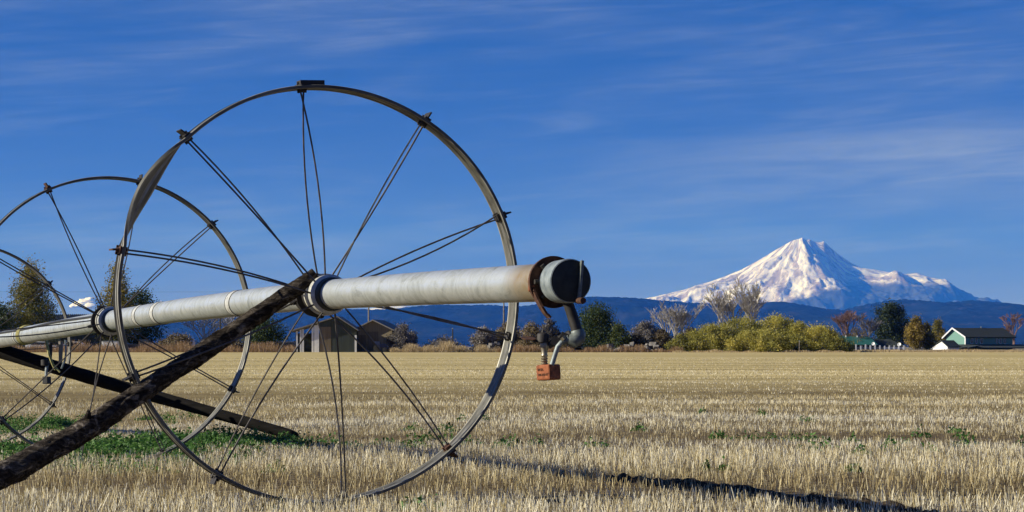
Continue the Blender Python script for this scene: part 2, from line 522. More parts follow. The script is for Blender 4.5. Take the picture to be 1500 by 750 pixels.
M_POST = surf("grey_weathered_wood", [(0.3, (0.12, 0.10, 0.08)), (0.7, (0.28, 0.25, 0.21))], 3, 0.9)
M_CLOUD = surf("cloud_white", [(0.3, (0.86, 0.86, 0.86)), (0.7, (0.90, 0.90, 0.90))], 0.001, 1.0, spec=0.0)

# ------------------------------------------------------------------ terrain
def nonuniform(lo, hi, fine_lo, fine_hi, step, grow=1.22):
    a = list(np.arange(fine_lo, fine_hi + 1e-6, step))
    s, x = step, a[-1]
    while x < hi:
        s *= grow
        x = min(x + s, hi)
        a.append(x)
    s, x = step, a[0]
    while x > lo:
        s *= grow
        x = max(x - s, lo)
        a.insert(0, x)
    return np.array(a)

def height_sheet(name, xs, ys, z, mat, smooth=True):
    nx, ny = len(xs), len(ys)
    X, Y = np.meshgrid(xs, ys)
    co = np.stack([X, Y, z], -1).reshape(-1, 3)
    i = np.arange(nx * ny).reshape(ny, nx)
    q = np.stack([i[:-1, :-1], i[:-1, 1:], i[1:, 1:], i[1:, :-1]], -1).reshape(-1, 4)
    me = bpy.data.meshes.new(name)
    me.vertices.add(len(co))
    me.vertices.foreach_set("co", co.astype(np.float32).ravel())
    me.loops.add(q.size)
    me.loops.foreach_set("vertex_index", q.astype(np.int32).ravel())
    me.polygons.add(len(q))
    me.polygons.foreach_set("loop_start", np.arange(0, q.size, 4, dtype=np.int32))
    me.polygons.foreach_set("loop_total", np.full(len(q), 4, np.int32))
    if smooth:
        me.polygons.foreach_set("use_smooth", np.ones(len(q), bool))
    me.materials.append(mat)
    me.update(calc_edges=True)
    return link_mesh(name, me)

gx = nonuniform(-15500, 15500, -16, 12, 0.4)
gy = nonuniform(-400, 54000, 4, 44, 0.4)
GX, GY = np.meshgrid(gx, gy)
tag(height_sheet("field", gx, gy, ground_np(GX, GY), M_FIELD), "dry harvested stubble field running level to the far plain", "field", kind="structure")

def fnoise(x, y, z=0.0, octaves=4):
    return noise.fractal((x, y, z), 1.0, 2.1, octaves)

# forested hills
k = Nodes("forested_hills")
v = k.coord('Object')
f = k.noise(v, 0.004, 8.0, 0.65)
k.set(Base_Color=k.ramp(f, [(0.35, (0.003, 0.008, 0.007)), (0.55, (0.012, 0.020, 0.014)), (0.68, (0.035, 0.036, 0.026)), (0.78, (0.08, 0.07, 0.05))]), Roughness=1.0)
k.b.inputs['Specular IOR Level'].default_value = 0.0
M_HILLS = k.m
HD = 20500.0
ridge_px = [(-500, 462), (-100, 461), (0, 457), (100, 463), (150, 466), (260, 461), (400, 457), (500, 454), (570, 455), (610, 450), (640, 447), (680, 449), (720, 447), (745, 451), (770, 450), (800, 444), (835, 438), (870, 435.5), (905, 436.5), (945, 439), (985, 443), (1050, 446), (1100, 447), (1130, 442), (1142, 442), (1160, 447), (1190, 453), (1215, 455.5), (1240, 453), (1270, 446), (1300, 440.5), (1318, 438.5), (1345, 442), (1370, 445), (1400, 442.5), (1425, 440.5), (1450, 444), (1480, 448), (1510, 451), (1600, 456), (2000, 460)]
rx = np.array([(p[0] - HX) * HD / F for p in ridge_px])
rz = np.array([CAM_Z + (HY - p[1]) * HD / F for p in ridge_px])
hx = np.arange(-7600, 7600, 27.0)
hy = np.concatenate([np.linspace(HD - 9500, HD - 2000, 50), np.linspace(HD - 1800, HD + 500, 50), np.linspace(HD + 800, HD + 8000, 20)])
hz = np.zeros((len(hy), len(hx)))
kern = np.hanning(15); kern /= kern.sum()
R = np.convolve(np.pad(np.interp(hx, rx, rz), 7, mode='edge'), kern, mode='valid')
for j, y in enumerate(hy):
    t = (y - HD) / (11000.0 if y < HD else 8000.0)
    bell = max(0.0, 1 - abs(t)) 
    bell = (bell * bell * (3 - 2 * bell)) ** 2.2
    for i, x in enumerate(hx):
        n1 = fnoise(x / 1500.0, y / 1500.0, 1.3, 4)
        edge = min(1.0, abs(t) * 5.0)
        h = R[i] * (bell * (1 - 0.06 * edge) + 0.38 * (min(n1, 0.0) if abs(t) < 0.4 else n1 - 0.1) * edge * min(1, bell * 3))
        if bell > 0.25:
            h += random.random() ** 2 * 18.0 - 6.0
        hz[j, i] = max(h, -1.0)
tag(height_sheet("hills", hx, hy, hz, M_HILLS, smooth=False), "low dark forested hills across the horizon", "hills", kind="structure")

# snow mountain and the low white peaks beside it
def snow_material(name, line, band, flank=None, centre=None):
    k = Nodes(name)
    g = k.n('ShaderNodeNewGeometry')
    s = k.n('ShaderNodeSeparateXYZ')
    k.link(g.outputs['Position'], s.inputs[0])
    ns = k.n('ShaderNodeSeparateXYZ')
    k.link(g.outputs['Normal'], ns.inputs[0])
    v = k.coord('Object')
    n1 = k.noise(v, 0.0022, 8.0, 0.65)
    n2 = k.noise(k.coord('Object', (1, 1, 0.4)), 0.009, 6.0, 0.7, 0.5)
    hgt = k.math('ADD', s.outputs[2], k.math('MULTIPLY', n1, band))
    if flank:
        hgt = k.math('SUBTRACT', hgt, k.math('MULTIPLY', k.rng(s.outputs[0], *flank), 400.0))
    snow = k.rng(hgt, line + band * 0.35, line + band * 0.75)
    rocky = k.rng(k.math('ADD', ns.outputs[2], k.math('MULTIPLY', n2, 0.85)), 0.84, 1.12)
    if centre:      # rock ribs run down from the summit
        dx = k.math('SUBTRACT', s.outputs[0], centre[0])
        dy = k.math('SUBTRACT', s.outputs[1], centre[1])
        cv = k.n('ShaderNodeCombineXYZ')
        k.link(k.math('ADD', k.math('MULTIPLY', k.math('ARCTAN2', dy, dx), 11.0), k.math('MULTIPLY', n1, 3.0)), cv.inputs[0])
        k.link(k.math('MULTIPLY', s.outputs[2], 0.0022), cv.inputs[1])
        ribs = k.noise(cv.outputs[0], 1.0, 6.0, 0.65, 0.6)
        rocky = k.math('MULTIPLY', rocky, k.rng(ribs, 0.42, 0.58, 0.05, 1.0))
    rock = k.ramp(n2, [(0.35, (0.15, 0.12, 0.115)), (0.65, (0.36, 0.30, 0.285))])
    forest = k.ramp(n2, [(0.3, (0.035, 0.045, 0.045)), (0.7, (0.08, 0.09, 0.085))])
    top = k.mix(rocky, rock, (0.80, 0.80, 0.82))
    k.set(Base_Color=k.mix(snow, forest, top), Roughness=0.9)
    k.b.inputs['Specular IOR Level'].default_value = 0.1
    return k.m

MD = 44000.0
sil = [(880, 445), (930, 437), (960, 432), (1000, 423), (1040, 412), (1080, 397), (1100, 387), (1120, 376), (1140, 363), (1160, 351), (1170, 348.5), (1176, 345), (1180, 349), (1186, 347.5), (1192, 352), (1200, 353), (1207, 350.5), (1215, 359), (1228, 371), (1245, 384), (1262, 392), (1285, 396), (1305, 399), (1322, 402), (1342, 400), (1362, 406), (1382, 412), (1400, 423), (1425, 435), (1470, 452), (1560, 470)]
sx_ = np.array([(p[0] - HX) * MD / F for p in sil]); sz_ = np.array([CAM_Z + (HY - p[1]) * MD / F for p in sil])
mx = np.arange(1500, 10400, 26.0)
my = np.concatenate([np.arange(38500, 44400, 40.0), np.linspace(44450, 49000, 24)])
mz = np.zeros((len(my), len(mx)))
S = np.interp(mx, sx_, sz_)
peak_x = (1172 - HX) * MD / F
Sk = np.convolve(np.pad(S, 40, mode='edge'), np.hanning(81) / np.hanning(81).sum(), mode='valid')
for j, y in enumerate(my):
    dy = MD - y
    for i, x in enumerate(mx):
        w = 5200.0 if dy > 0 else 4800.0
        t = min(1.0, abs(dy) / w)
        near = math.exp(-abs(dy) / 260.0)
        crest = S[i] * near + Sk[i] * (1 - near)
        h = crest * (1 - t) ** 1.75
        ang = math.atan2(dy + 150.0, x - peak_x)
        rad = math.hypot(dy, x - peak_x)
        g3 = fnoise(x / 160.0, y / 160.0, 7.7, 4)
        g1 = 1.0 - abs(fnoise(ang * 2.6 + 0.15 * g3, rad / 1900.0, 5.1, 6)) * 1.7
        wx = 220.0 * fnoise(x / 1100.0, y / 1100.0, 3.3, 2)
        rm = noise.ridged_multi_fractal(((x + wx) / 1500.0, (y - wx) / 1150.0, 2.7), 0.85, 2.1, 6, 1.0, 2.0) - 1.1
        low = 1.0 - min(1.0, max(0.0, (h - 650.0) / 1000.0))
        env = min(1.0, h / 700.0) * (0.10 + 0.90 * min(1.0, abs(dy) / 420.0))
        h += env * (90.0 * (g1 - 0.55) + (105.0 + 110.0 * low) * rm + 12.0 * g3)
        if dy > 0:
            # arete from the summit towards the viewer, with a shaded bowl on its right
            off = x - (peak_x + 0.10 * dy)
            h += 230.0 * math.exp(-abs(off) / 330.0) * min(1.0, dy / 350.0) * max(0.0, 1 - dy / 2600.0)
            h -= 230.0 * math.exp(-((x - peak_x - 620.0 - 0.25 * dy) / 420.0) ** 2) * math.exp(-((dy - 800.0) / 800.0) ** 2)
            # shoulder ridges running down from the right-hand skyline
            for rx0, sl, am in ((1900.0, -0.25, 150.0), (2650.0, 0.15, 170.0), (-1400.0, -0.55, 120.0)):
                h += am * math.exp(-abs(x - peak_x - rx0 - sl * dy) / 240.0) * min(1.0, dy / 300.0) * max(0.0, 1 - dy / 2200.0)
        mz[j, i] = max(h, -2.0)
tag(height_sheet("mountain", mx, my, mz, snow_material("volcano_snow", 770.0, 300.0, ((1125 - HX) * MD / F, (1235 - HX) * MD / F), ((1174 - HX) * MD / F, MD + 150.0)), smooth=False), "tall snow covered volcano beyond the dark hills", "mountain", kind="structure")

pk = [(150, 470), (200, 458), (219, 450), (228, 447), (236, 440.5), (240, 444), (246, 452), (270, 456), (330, 460), (400, 458), (425, 450), (445, 452), (480, 456), (530, 453), (570, 448.5), (585, 447.5), (600, 449.5), (620, 450), (660, 455), (700, 458), (750, 456), (800, 457), (860, 460), (900, 470)]
qx_ = np.array([(p[0] - HX) * MD / F for p in pk]); qz_ = np.array([CAM_Z + (HY - p[1]) * MD / F for p in pk])
px_ = np.arange(-8200, 2400, 36.0)
py_ = np.concatenate([np.arange(40500, 44300, 70.0), np.linspace(44350, 47500, 14)])
pz_ = np.zeros((len(py_), len(px_)))
SP = np.interp(px_, qx_, qz_)
for j, y in enumerate(py_):
    dy = MD - y
    for i, x in enumerate(px_):
        t = min(1.0, abs(dy) / 3600.0)
        h = SP[i] * (1 - t) ** 1.5
        h += min(1.0, h / 500.0) * min(1.0, 0.1 + abs(dy) / 500.0) * 90.0 * fnoise(x / 420.0, y / 420.0, 9.0, 4)
        pz_[j, i] = max(h, -2.0)
tag(height_sheet("snow_peaks", px_, py_, pz_, snow_material("far_snow", 560.0, 160.0), smooth=False), "low line of distant snowy peaks left of the volcano", "mountains", kind="structure")

# small cumulus far behind the peaks
mb = MB()
cd = 68000.0
for i in range(22):
    u = random.uniform(-1, 1)
    r = random.uniform(90, 190) * (1 - 0.5 * abs(u))
    c0 = P(128 + u * 20, 450 - random.random() * 11 * (1 - u * u), cd + random.uniform(-300, 300))
    vs_, fs_ = [], []
    for j in range(13):
        for q in range(20):
            la, lo = math.pi * (j / 12 - 0.5), 2 * math.pi * q / 20
            dv = Vector((math.cos(la) * math.cos(lo), math.cos(la) * math.sin(lo), math.sin(la)))
            rr = r * (1 + 0.35 * noise.fractal(dv * 1.6 + Vector((i * 3.1, 0, 0)), 1.0, 2.0, 4))
            vs_.append(c0 + Vector((dv.x * 1.5, dv.y, dv.z * (0.75 if dv.z > 0 else 0.3))) * rr)
    for j in range(12):
        for q in range(20):
            fs_.append((j * 20 + q, j * 20 + (q + 1) % 20, (j + 1) * 20 + (q + 1) % 20, (j + 1) * 20 + q))
    mb.add(vs_, fs_)
tag(mb.build("cloud", M_CLOUD, smooth=True, loc=P(130, 450, cd), auto=False), "small white cumulus cloud low over the hills at left", "cloud", kind="structure")

# air
hz_ = MB().box((0, 26600, 1250.0), (33000, 56000, 2900))
haze = hz_.build("haze", M_WHITE)
k = bpy.data.materials.new("haze_air")
k.use_nodes = True
nt = k.node_tree
nt.nodes.clear()
o_ = nt.nodes.new('ShaderNodeOutputMaterial')
pvn = nt.nodes.new('ShaderNodeVolumePrincipled')
pvn.inputs['Color'].default_value = (0.035, 0.22, 1.0, 1)
pvn.inputs['Absorption Color'].default_value = (1, 1, 1, 1)
pvn.inputs['Density'].default_value = 2.5e-5
nt.links.new(pvn.outputs[0], o_.inputs['Volume'])
haze.data.materials[0] = k
tag(haze, "thin blue air between the field and the far mountain", "haze", kind="stuff")

# ------------------------------------------------------------------ irrigation wheel line
AX = math.radians(21.0)
A = Vector((math.sin(AX), -math.cos(AX), 0.0))          # along the pipe towards its near end
U = Vector((math.cos(AX), math.sin(AX), 0.0))
Z = Vector((0, 0, 1))
def pipe_point(d):
    """Centre of the pipe at camera distance d."""
    x = -0.89 - (d - 10.8) * math.tan(AX)
    z = float(np.interp(d, [7.0, 7.95, 9.4, 10.8, 12.0, 13.5, 15.8, 18.0, 20.0, 21.8, 27.0], [0.93, 0.9445, 0.957, 0.961, 0.952, 0.932, 0.886, 0.832, 0.778, 0.725, 0.60]))
    return Vector((x, d, z))
H1, H2, H3 = pipe_point(10.78), pipe_point(15.5), pipe_point(21.8)
line = thing("irrigation_wheel_line", (H1.x, H1.y, 0), "aluminium irrigation pipe on tall spoked steel wheels standing in the stubble", "irrigation line")
ds = [8.12] + list(np.arange(8.4, 26.6, 0.3))
pipe = MB().tube([pipe_point(d) for d in ds], 0.0675, 40).build("pipe", M_PIPE, line, True)
for d in (13.97, 14.46, 12.22, 18.9):
    MB().lathe(pipe_point(d), A, [(-0.045, 0.0665), (-0.042, 0.0695), (0.042, 0.0695), (0.045, 0.0665)], 40).build("pipe_band", M_BAND, pipe, True)
    for sg in (-0.044, 0.044):
        MB().lathe(pipe_point(d) + A * sg, A, [(-0.004, 0.0665), (-0.003, 0.0705), (0.003, 0.0705), (0.004, 0.0665)], 40).build("band_edge", M_DARK_IRON, pipe, True)

def make_wheel(H, phase, twist=None, seed=0, hub_detail=True, extra_bow=None):
    rnd = random.Random(seed)
    RR, seg = 0.955, 220
    prof = [(-0.054, -0.003), (-0.054, 0.010), (-0.047, 0.012), (-0.043, 0.002), (-0.014, 0.002), (-0.008, 0.010), (0.008, 0.010), (0.014, 0.002), (0.043, 0.002), (0.047, 0.012), (0.054, 0.010), (0.054, -0.003)]
    prof += [(0.048, -0.005), (0.043, -0.003), (0.014, -0.003), (0.008, 0.005), (-0.008, 0.005), (-0.014, -0.003), (-0.043, -0.003), (-0.048, -0.005)]
    wob = [rnd.uniform(-1, 1) for _ in range(6)]
    mb = MB()
    vs_, fs_ = [], []
    n = len(prof)
    def frame(th):
        e = 0.006 * (wob[0] * math.sin(2 * th + wob[1] * 3) + 0.6 * wob[2] * math.sin(5 * th + wob[3] * 3))
        ax0 = 0.014 * (wob[4] * math.sin(th + wob[5] * 3) + 0.5 * wob[1] * math.sin(3 * th + wob[2] * 3))
        return RR + e, ax0
    for i in range(seg):
        th = 2 * math.pi * i / seg
        r0, ax0 = frame(th)
        tw = 0.0
        if twist:
            d = (math.degrees(th) - twist[0] + 180) % 360 - 180
            tw = twist[2] * max(0.0, 1 - (abs(d) / twist[1]) ** 1.5)
        ct, st = math.cos(tw), math.sin(tw)
        rad = U * math.cos(th) + Z * math.sin(th)
        for (a, r) in prof:
            vs_.append(H + A * (ax0 + a * ct - r * st) + rad * (r0 + a * st + r * ct))
    for i in range(seg):
        for q in range(n):
            a, b = i * n + q, i * n + (q + 1) % n
            c, d = ((i + 1) % seg) * n + (q + 1) % n, ((i + 1) % seg) * n + q
            fs_.append((a, b, c, d))
    mb.add(vs_, fs_)
    wheel = mb.build("wheel", M_RIM, line, True)
    wheel.data.materials.append(M_WORN)
    wheel.data.polygons.foreach_set("material_index", np.tile([1 if q in (1, 5, 9, 11, 12, 14, 15, 16, 18, 19) else 0 for q in range(n)], seg).astype(np.int32))
    for kk in range(10):
        th = math.radians(phase + 36 * kk + rnd.uniform(-1.2, 1.2))
        r0, ax0 = frame(th)
        rad = U * math.cos(th) + Z * math.sin(th)
        tan = -U * math.sin(th) + Z * math.cos(th)
        m3 = Matrix((A, tan, rad)).transposed()
        base = H + A * ax0 + rad * r0
        # cleat: foot plate on the rim, upright fin and a clip on the inside
        lug = MB()
        lug.box(base + rad * 0.017, (0.105, 0.032, 0.008), m3)
        tilt = Matrix.Rotation(rnd.uniform(-0.25, 0.25), 3, 'X')
        if seed == 1 and kk == 0:
            lug.box(base + rad * 0.022 - tan * 0.045, (0.07, 0.115, 0.022), m3 @ Matrix.Rotation(math.radians(4), 3, 'X'))
        else:
            lug.box(base + rad * 0.034, (0.085, 0.007, 0.038), m3 @ tilt)
        lug.box(base - rad * 0.010, (0.060, 0.030, 0.012), m3)
        lug.tube([base - rad * 0.02 - tan * 0.016, base + rad * 0.03 - tan * 0.016], 0.006, 6)
        lug.tube([base - rad * 0.02 + tan * 0.016, base + rad * 0.03 + tan * 0.016], 0.006, 6)
        lug.build("lug", M_RUST if kk % 4 == 2 else M_DARK_IRON, wheel)
        for sgn, off in ((1, 0.13), (-1, -0.09)):
            p0 = base - rad * 0.012 + tan * 0.009 * sgn + A * 0.006 * sgn
            ht = th + sgn * 0.16
            p1 = H + A * off + (U * math.cos(ht) + Z * math.sin(ht)) * 0.088
            bow = rnd.uniform(-0.034, 0.034)
            bz = rnd.uniform(-0.012, 0.012)
            if extra_bow and kk in extra_bow:
                bz, bow = extra_bow[kk][0], extra_bow[kk][1]
            pts = []
            for s in np.linspace(0, 1, 11):
                q = p0.lerp(p1, float(s))
                b4 = 4 * s * (1 - s)
                pts.append(q + tan * bow * b4 + A * bz * b4)
            MB().tube(pts, 0.0042, 6).build("spoke", M_SPOKE, wheel, True)
    # hub
    clamp = MB().lathe(H, A, [(-0.21, 0.069), (-0.205, 0.082), (-0.10, 0.086), (-0.095, 0.102), (-0.075, 0.102), (-0.07, 0.079), (-0.02, 0.079)], 32)
    for an in range(0, 360, 90):
        dirv = U * math.cos(math.radians(an + 20)) + Z * math.sin(math.radians(an + 20))
        clamp.tube([H + A * -0.17 + dirv * 0.075, H + A * -0.17 + dirv * 0.112], 0.010, 6)
        clamp.tube([H + A * -0.125 + dirv * 0.075, H + A * -0.125 + dirv * 0.112], 0.010, 6)
    clamp.build("hub_clamp", M_DARK_IRON, wheel, True)
    MB().lathe(H, A, [(-0.018, 0.069), (-0.016, 0.084), (0.045, 0.086), (0.05, 0.098), (0.062, 0.098), (0.064, 0.069)], 32).build("hub_ring", M_CREAM, wheel, True)
    MB().lathe(H, A, [(0.068, 0.069), (0.07, 0.090), (0.135, 0.092), (0.14, 0.084), (0.142, 0.069)], 32).build("hub_ring", M_BAND, wheel, True)
    MB().lathe(H, A, [(0.146, 0.066), (0.148, 0.078), (0.20, 0.076), (0.203, 0.066)], 32).build("hub_band", M_CAP_FACE, wheel, True)
    return wheel

w1 = make_wheel(H1, 95.5, (150.0, 17.0, math.radians(44)), seed=1, extra_bow={3: (0.05, 0.01), 2: (0.03, -0.02)})
w2 = make_wheel(H2, 42.0, None, seed=4)
w3 = make_wheel(H3, 37.0, None, seed=9)

# end fittings
E = pipe_point(8.12)
collar = MB().lathe(E, A, [(-0.030, 0.0675), (-0.026, 0.074), (0.002, 0.084), (0.004, 0.0905), (0.020, 0.0915), (0.021, 0.087), (0.014, 0.0865)], 48).build("end_collar", M_RUST, line, True)
MB().lathe(E, A, [(0.013, 0.0868), (0.013, 0.05), (0.008, 0.05), (0.008, 0.0868)], 48, True).build("collar_lining", M_DARK_IRON, collar, True)
# torn strip hanging from the collar
def curl(pts, w, th, mat, name, parent, side=None):
    mb = MB()
    pts = [Vector(p) for p in pts]
    sd = side or A
    for a, b in zip(pts[:-1], pts[1:]):
        t = (b - a).normalized()
        nrm = t.cross(sd).normalized()
        mb.prism([a - sd * w / 2, a + sd * w / 2, b + sd * w / 2, b - sd * w / 2], nrm * th)
    return mb.build(name, mat, parent)
strip = [P(781, 419, 8.10), P(783, 427, 8.08), P(788, 438, 8.07), P(794, 449, 8.06), P(800, 458, 8.06), P(806, 464, 8.06)]
curl(strip, 0.030, 0.008, M_RUST, "torn_strip", collar)
MB().box(P(778.5, 422, 8.09), (0.022, 0.022, 0.026)).build("bolt", M_RUST_LIGHT, collar, bevel=0.004)
cap = MB().lathe(E, A, [(0.010, 0.052), (0.012, 0.055), (0.040, 0.056), (0.048, 0.062), (0.060, 0.064), (0.075, 0.074), (0.165, 0.0765), (0.174, 0.0755), (0.176, 0.072), (0.170, 0.071)], 48).build("end_cap", M_GALV, line, True)
MB().lathe(E + A * 0.160, A, [(0.0, 0.065), (0.010, 0.0715), (0.016, 0.069), (0.020, 0.040), (0.022, 0.012)], 40).build("end_plate", M_CAP_FACE, cap, True)
FC = E + A * 0.178
bar = MB()
m3 = Matrix((U, A, Z)).transposed()
tilt = Matrix.Rotation(math.radians(5), 3, 'Y')
bar.box(FC + U * 0.030 + A * 0.012, (0.009, 0.014, 0.140), m3 @ tilt)
bar.build("locking_bar", M_CAST, cap)
MB().tube([FC + U * 0.022 + A * 0.004 - Z * 0.068, FC + U * 0.022 + A * 0.055 - Z * 0.069], 0.011, 10).build("bar_handle", M_RUST, cap, True)
for an in (130, 180, 230):
    dv = U * math.cos(math.radians(an)) + Z * math.sin(math.radians(an))
    MB().tube([E + A * 0.03 + dv * 0.063, E + A * 0.03 + dv * 0.076], 0.009, 8).build("bolt", M_DARK_IRON, cap, True)

# self-levelling sprinkler under the near end
D = 8.02
spr = MB().tube([P(829, 436, D), P(836, 455, D), P(845, 484, D - 0.01)], [0.0185, 0.0185, 0.0195], 14).build("sprinkler", M_DARK_IRON, line, True)
el = MB()
el.tube([P(845.5, 483, D - 0.01), P(847, 489, D - 0.01), P(846, 495, D - 0.015), P(840, 499, D - 0.02), P(833, 498, D - 0.02)], [0.021, 0.027, 0.029, 0.026, 0.019], 16)
el.tube([P(848, 481, D - 0.012), P(841, 483.5, D - 0.012)], 0.004, 6)
el.tube([P(833, 498, D - 0.02), P(828, 499, D - 0.02), P(823, 501, D - 0.02)], [0.017, 0.012, 0.013], 12)
el.build("elbow", M_CAST, spr, True)
MB().tube([P(828, 500, D - 0.02), P(822, 502, D - 0.02), P(817, 508, D - 0.02), P(814, 517, D - 0.02), P(808, 536, D - 0.02)], 0.0085, 12).build("curved_pipe", M_GALV, spr, True)
arm = MB()
am = Matrix.Rotation(math.radians(28), 3, 'Y')
arm.tube([P(836, 489, D - 0.005), P(818, 498, D + 0.005), P(803, 507, D)], [0.014, 0.013, 0.012], 8)
arm.box(P(814, 500, D), (0.03, 0.04, 0.03), am)
arm.box(P(826, 494, D), (0.028, 0.036, 0.03), am)
arm.build("bracket", M_DARK_IRON, spr)
MB().tube([P(824, 493.5, D - 0.03), P(827, 497, D - 0.03)], 0.011, 4).build("bracket_clip", M_BRASS, spr)
st = P(798, 508, D)
body = MB()
body.lathe(P(797.5, 536, D), (0, 0, 1), [(0, 0.008), (0.008, 0.0125), (0.011, 0.009), (0.017, 0.0125), (0.020, 0.009), (0.026, 0.0125), (0.029, 0.009), (0.036, 0.012), (0.041, 0.010), (0.060, 0.012), (0.072, 0.016), (0.082, 0.012)], 14)
body.tube([P(797, 515, D), P(801, 508, D), P(806, 504, D)], 0.009, 8)
body.build("nozzle_body", M_BRASS, spr, True)
head = MB()
head.lathe(P(795, 502, D), (0.03, 0, 1), [(0, 0.012), (0.002, 0.021), (0.028, 0.021), (0.032, 0.018), (0.036, 0.006), (0.044, 0.004)], 18)
head.tube([P(801, 499, D), P(790, 499.5, D), P(781, 499, D)], 0.006, 8)
head.build("impact_head", M_DARK_IRON, spr, True)
MB().lathe(P(774, 496.5, D), (0.10, -0.22, 1), [(0, 0.008), (0.001, 0.026), (0.004, 0.0265), (0.004, 0.010)], 20).build("deflector", M_RUST, spr, True)

cw_m = Matrix.Rotation(math.radians(-41), 3, 'Z') @ Matrix.Rotation(math.radians(-4), 3, 'Y')
cw_c = P(803.5, 545.5, D)
counter = MB().box(cw_c, (0.062, 0.062, 0.054), cw_m).build("counterweight", M_RUST_LIGHT, line, bevel=0.006)
def lettering(txt, origin, right, up, size, mat, name, parent, depth=0.0012):
    cu = bpy.data.curves.new(name, 'FONT')
    cu.body = txt
    cu.size = size
    cu.align_x = 'CENTER'
    cu.extrude = depth
    tmp = bpy.data.objects.new(name, cu)
    COL.objects.link(tmp)
    dg = bpy.context.evaluated_depsgraph_get()
    me = bpy.data.meshes.new_from_object(tmp.evaluated_get(dg))
    bpy.data.objects.remove(tmp)
    m = Matrix((right, up, right.cross(up))).transposed().to_4x4()
    m.translation = origin - root_loc(parent)
    me.transform(m)
    me.materials.clear()
    me.materials.append(mat)
    return link_mesh(name, me, parent)
fr, fu, fn = cw_m @ Vector((1, 0, 0)), cw_m @ Vector((0, 0, 1)), cw_m @ Vector((0, -1, 0))
lettering("W.R.", cw_c + fn * 0.0315 + fu * 0.006 - fr * 0.009, fr, fu, 0.013, M_RUST, "lettering", counter)
lettering("PATENT", cw_c + fn * 0.0315 - fu * 0.012 + fr * 0.002, fr, fu, 0.012, M_RUST, "lettering", counter)

# second sprinkler, hanging from the pipe by the far wheels
D2 = 19.3
s2 = MB().tube([P(74, 502, D2), P(74, 514, D2), P(73, 528, D2)], 0.016, 10).build("sprinkler", M_DARK_IRON, line, True)
MB().tube([P(73, 526, D2), P(70, 531, D2), P(68, 541, D2), P(67.5, 551, D2)], 0.013, 8).build("curved_pipe", M_GALV, s2, True)
MB().lathe(P(66, 536, D2), (0, 0, 1), [(0, 0.02), (0.005, 0.035), (0.05, 0.035), (0.055, 0.015)], 12).build("impact_head", M_DARK_IRON, s2, True)
MB().box(P(68.5, 557, D2), (0.052, 0.06, 0.062), Matrix.Rotation(math.radians(-20), 3, 'Z')).build("counterweight", M_BLACK, line, bevel=0.006)
MB().tube([P(89, 500, 19.0), P(89, 512, 19.0), P(88.5, 532, 19.0)], [0.018, 0.018, 0.014], 8).build("drain_pipe", M_POST, line, True)
MB().tube([P(96, 498, 18.8), P(96.5, 518, 18.8), P(95, 528, 18.8), P(90, 540, 18.8)], 0.008, 6).build("drain_wire", M_GALV, line, True)

# cable strapped along the pipe
pts = []
for d in np.linspace(15.6, 24.5, 28):
    c = pipe_point(float(d))
    pts.append(c - U * 0.060 + Z * (0.042 + 0.006 * math.sin(d * 2.3)))
tag(MB().tube(pts, 0.0085, 6).build("cable", M_BLACK, None, True, loc=pts[0]), "black cable strapped along the far length of the pipe", "cable")

# twine wrapped round the pipe
mb = MB()
for off, rr in ((0.0, 0.006), (0.05, 0.005)):
    ring = []
    for a in np.linspace(0, 4 * math.pi, 50):
        c = pipe_point(18.55 + off + 0.010 * a)
        ring.append(c + (U * math.cos(a) + Z * math.sin(a)) * 0.0745)
    mb.tube(ring, rr, 5)
mb.tube([P(66, 492, 18.45), P(69, 505, 18.4), P(72, 520, 18.4), P(77, 533, 18.42), P(81, 541, 18.45)], 0.011, 6)
mb.tube([P(69, 498, 18.45), P(70, 512, 18.42), P(76, 531, 18.44), P(83, 540, 18.5), P(88, 545, 18.5)], 0.008, 6)
tag(mb.build("twine", M_TWINE, None, True, loc=P(70, 500, 18.5)), "yellowed baling twine wrapped round the pipe with loose hanging ends", "twine")

# prop log with bark, leaning on the hub
def rough_log(path, radii, mat, name, label, n=26, amp=0.12, seg=90, knobs=()):
    path = [Vector(p) for p in path]
    cum = [0.0]
    for a, b in zip(path[:-1], path[1:]):
        cum.append(cum[-1] + (b - a).length)
    tot = cum[-1]
    vs_, fs_ = [], []
    up = Vector((0.2, -0.1, 1))
    for i in range(seg + 1):
        s = tot * i / seg
        c = Vector([float(np.interp(s, cum, [p[q] for p in path])) for q in range(3)])
        c2 = Vector([float(np.interp(min(s + 0.05, tot), cum, [p[q] for p in path])) for q in range(3)])
        c1 = Vector([float(np.interp(max(s - 0.05, 0), cum, [p[q] for p in path])) for q in range(3)])
        t = (c2 - c1).normalized()
        upv = (up - t * up.dot(t)).normalized()
        sd = t.cross(upv)
        r = float(np.interp(s, cum, radii))
        for q in range(n):
            an = 2 * math.pi * q / n
            d = upv * math.cos(an) + sd * math.sin(an)
            rr = r * (1 + amp * fnoise(d.x * 1.6 + s * 3, d.y * 1.6, d.z * 1.6 + s * 6, 5) + 0.9 * amp * min(0.25, fnoise(d.x * 6 + s * 9, d.y * 6 + s * 14, d.z * 6, 4)))
            vs_.append(c + d * rr)
    for i in range(seg):
        for q in range(n):
            a, b = i * n + q, i * n + (q + 1) % n
            fs_.append((a, b, b + n, a + n))
    fs_.append(tuple(range(n - 1, -1, -1)))
    fs_.append(tuple(seg * n + q for q in range(n)))
    mb = MB().add(vs_, fs_)
    for (p, q, r) in knobs:
        mb.tube([p, (Vector(p) + Vector(q)) / 2 + Vector((0.004, 0, 0.004)), q], [r, r * 0.7, r * 0.25], 8)
    base = path[-1].copy()
    return mb.build(name, mat, None, True, loc=base, auto=False)
log_path = [P(463, 403, 10.73), P(330, 494, 10.63), P(195, 583, 10.42), P(100, 645, 10.26), P(0, 698, 10.05)]
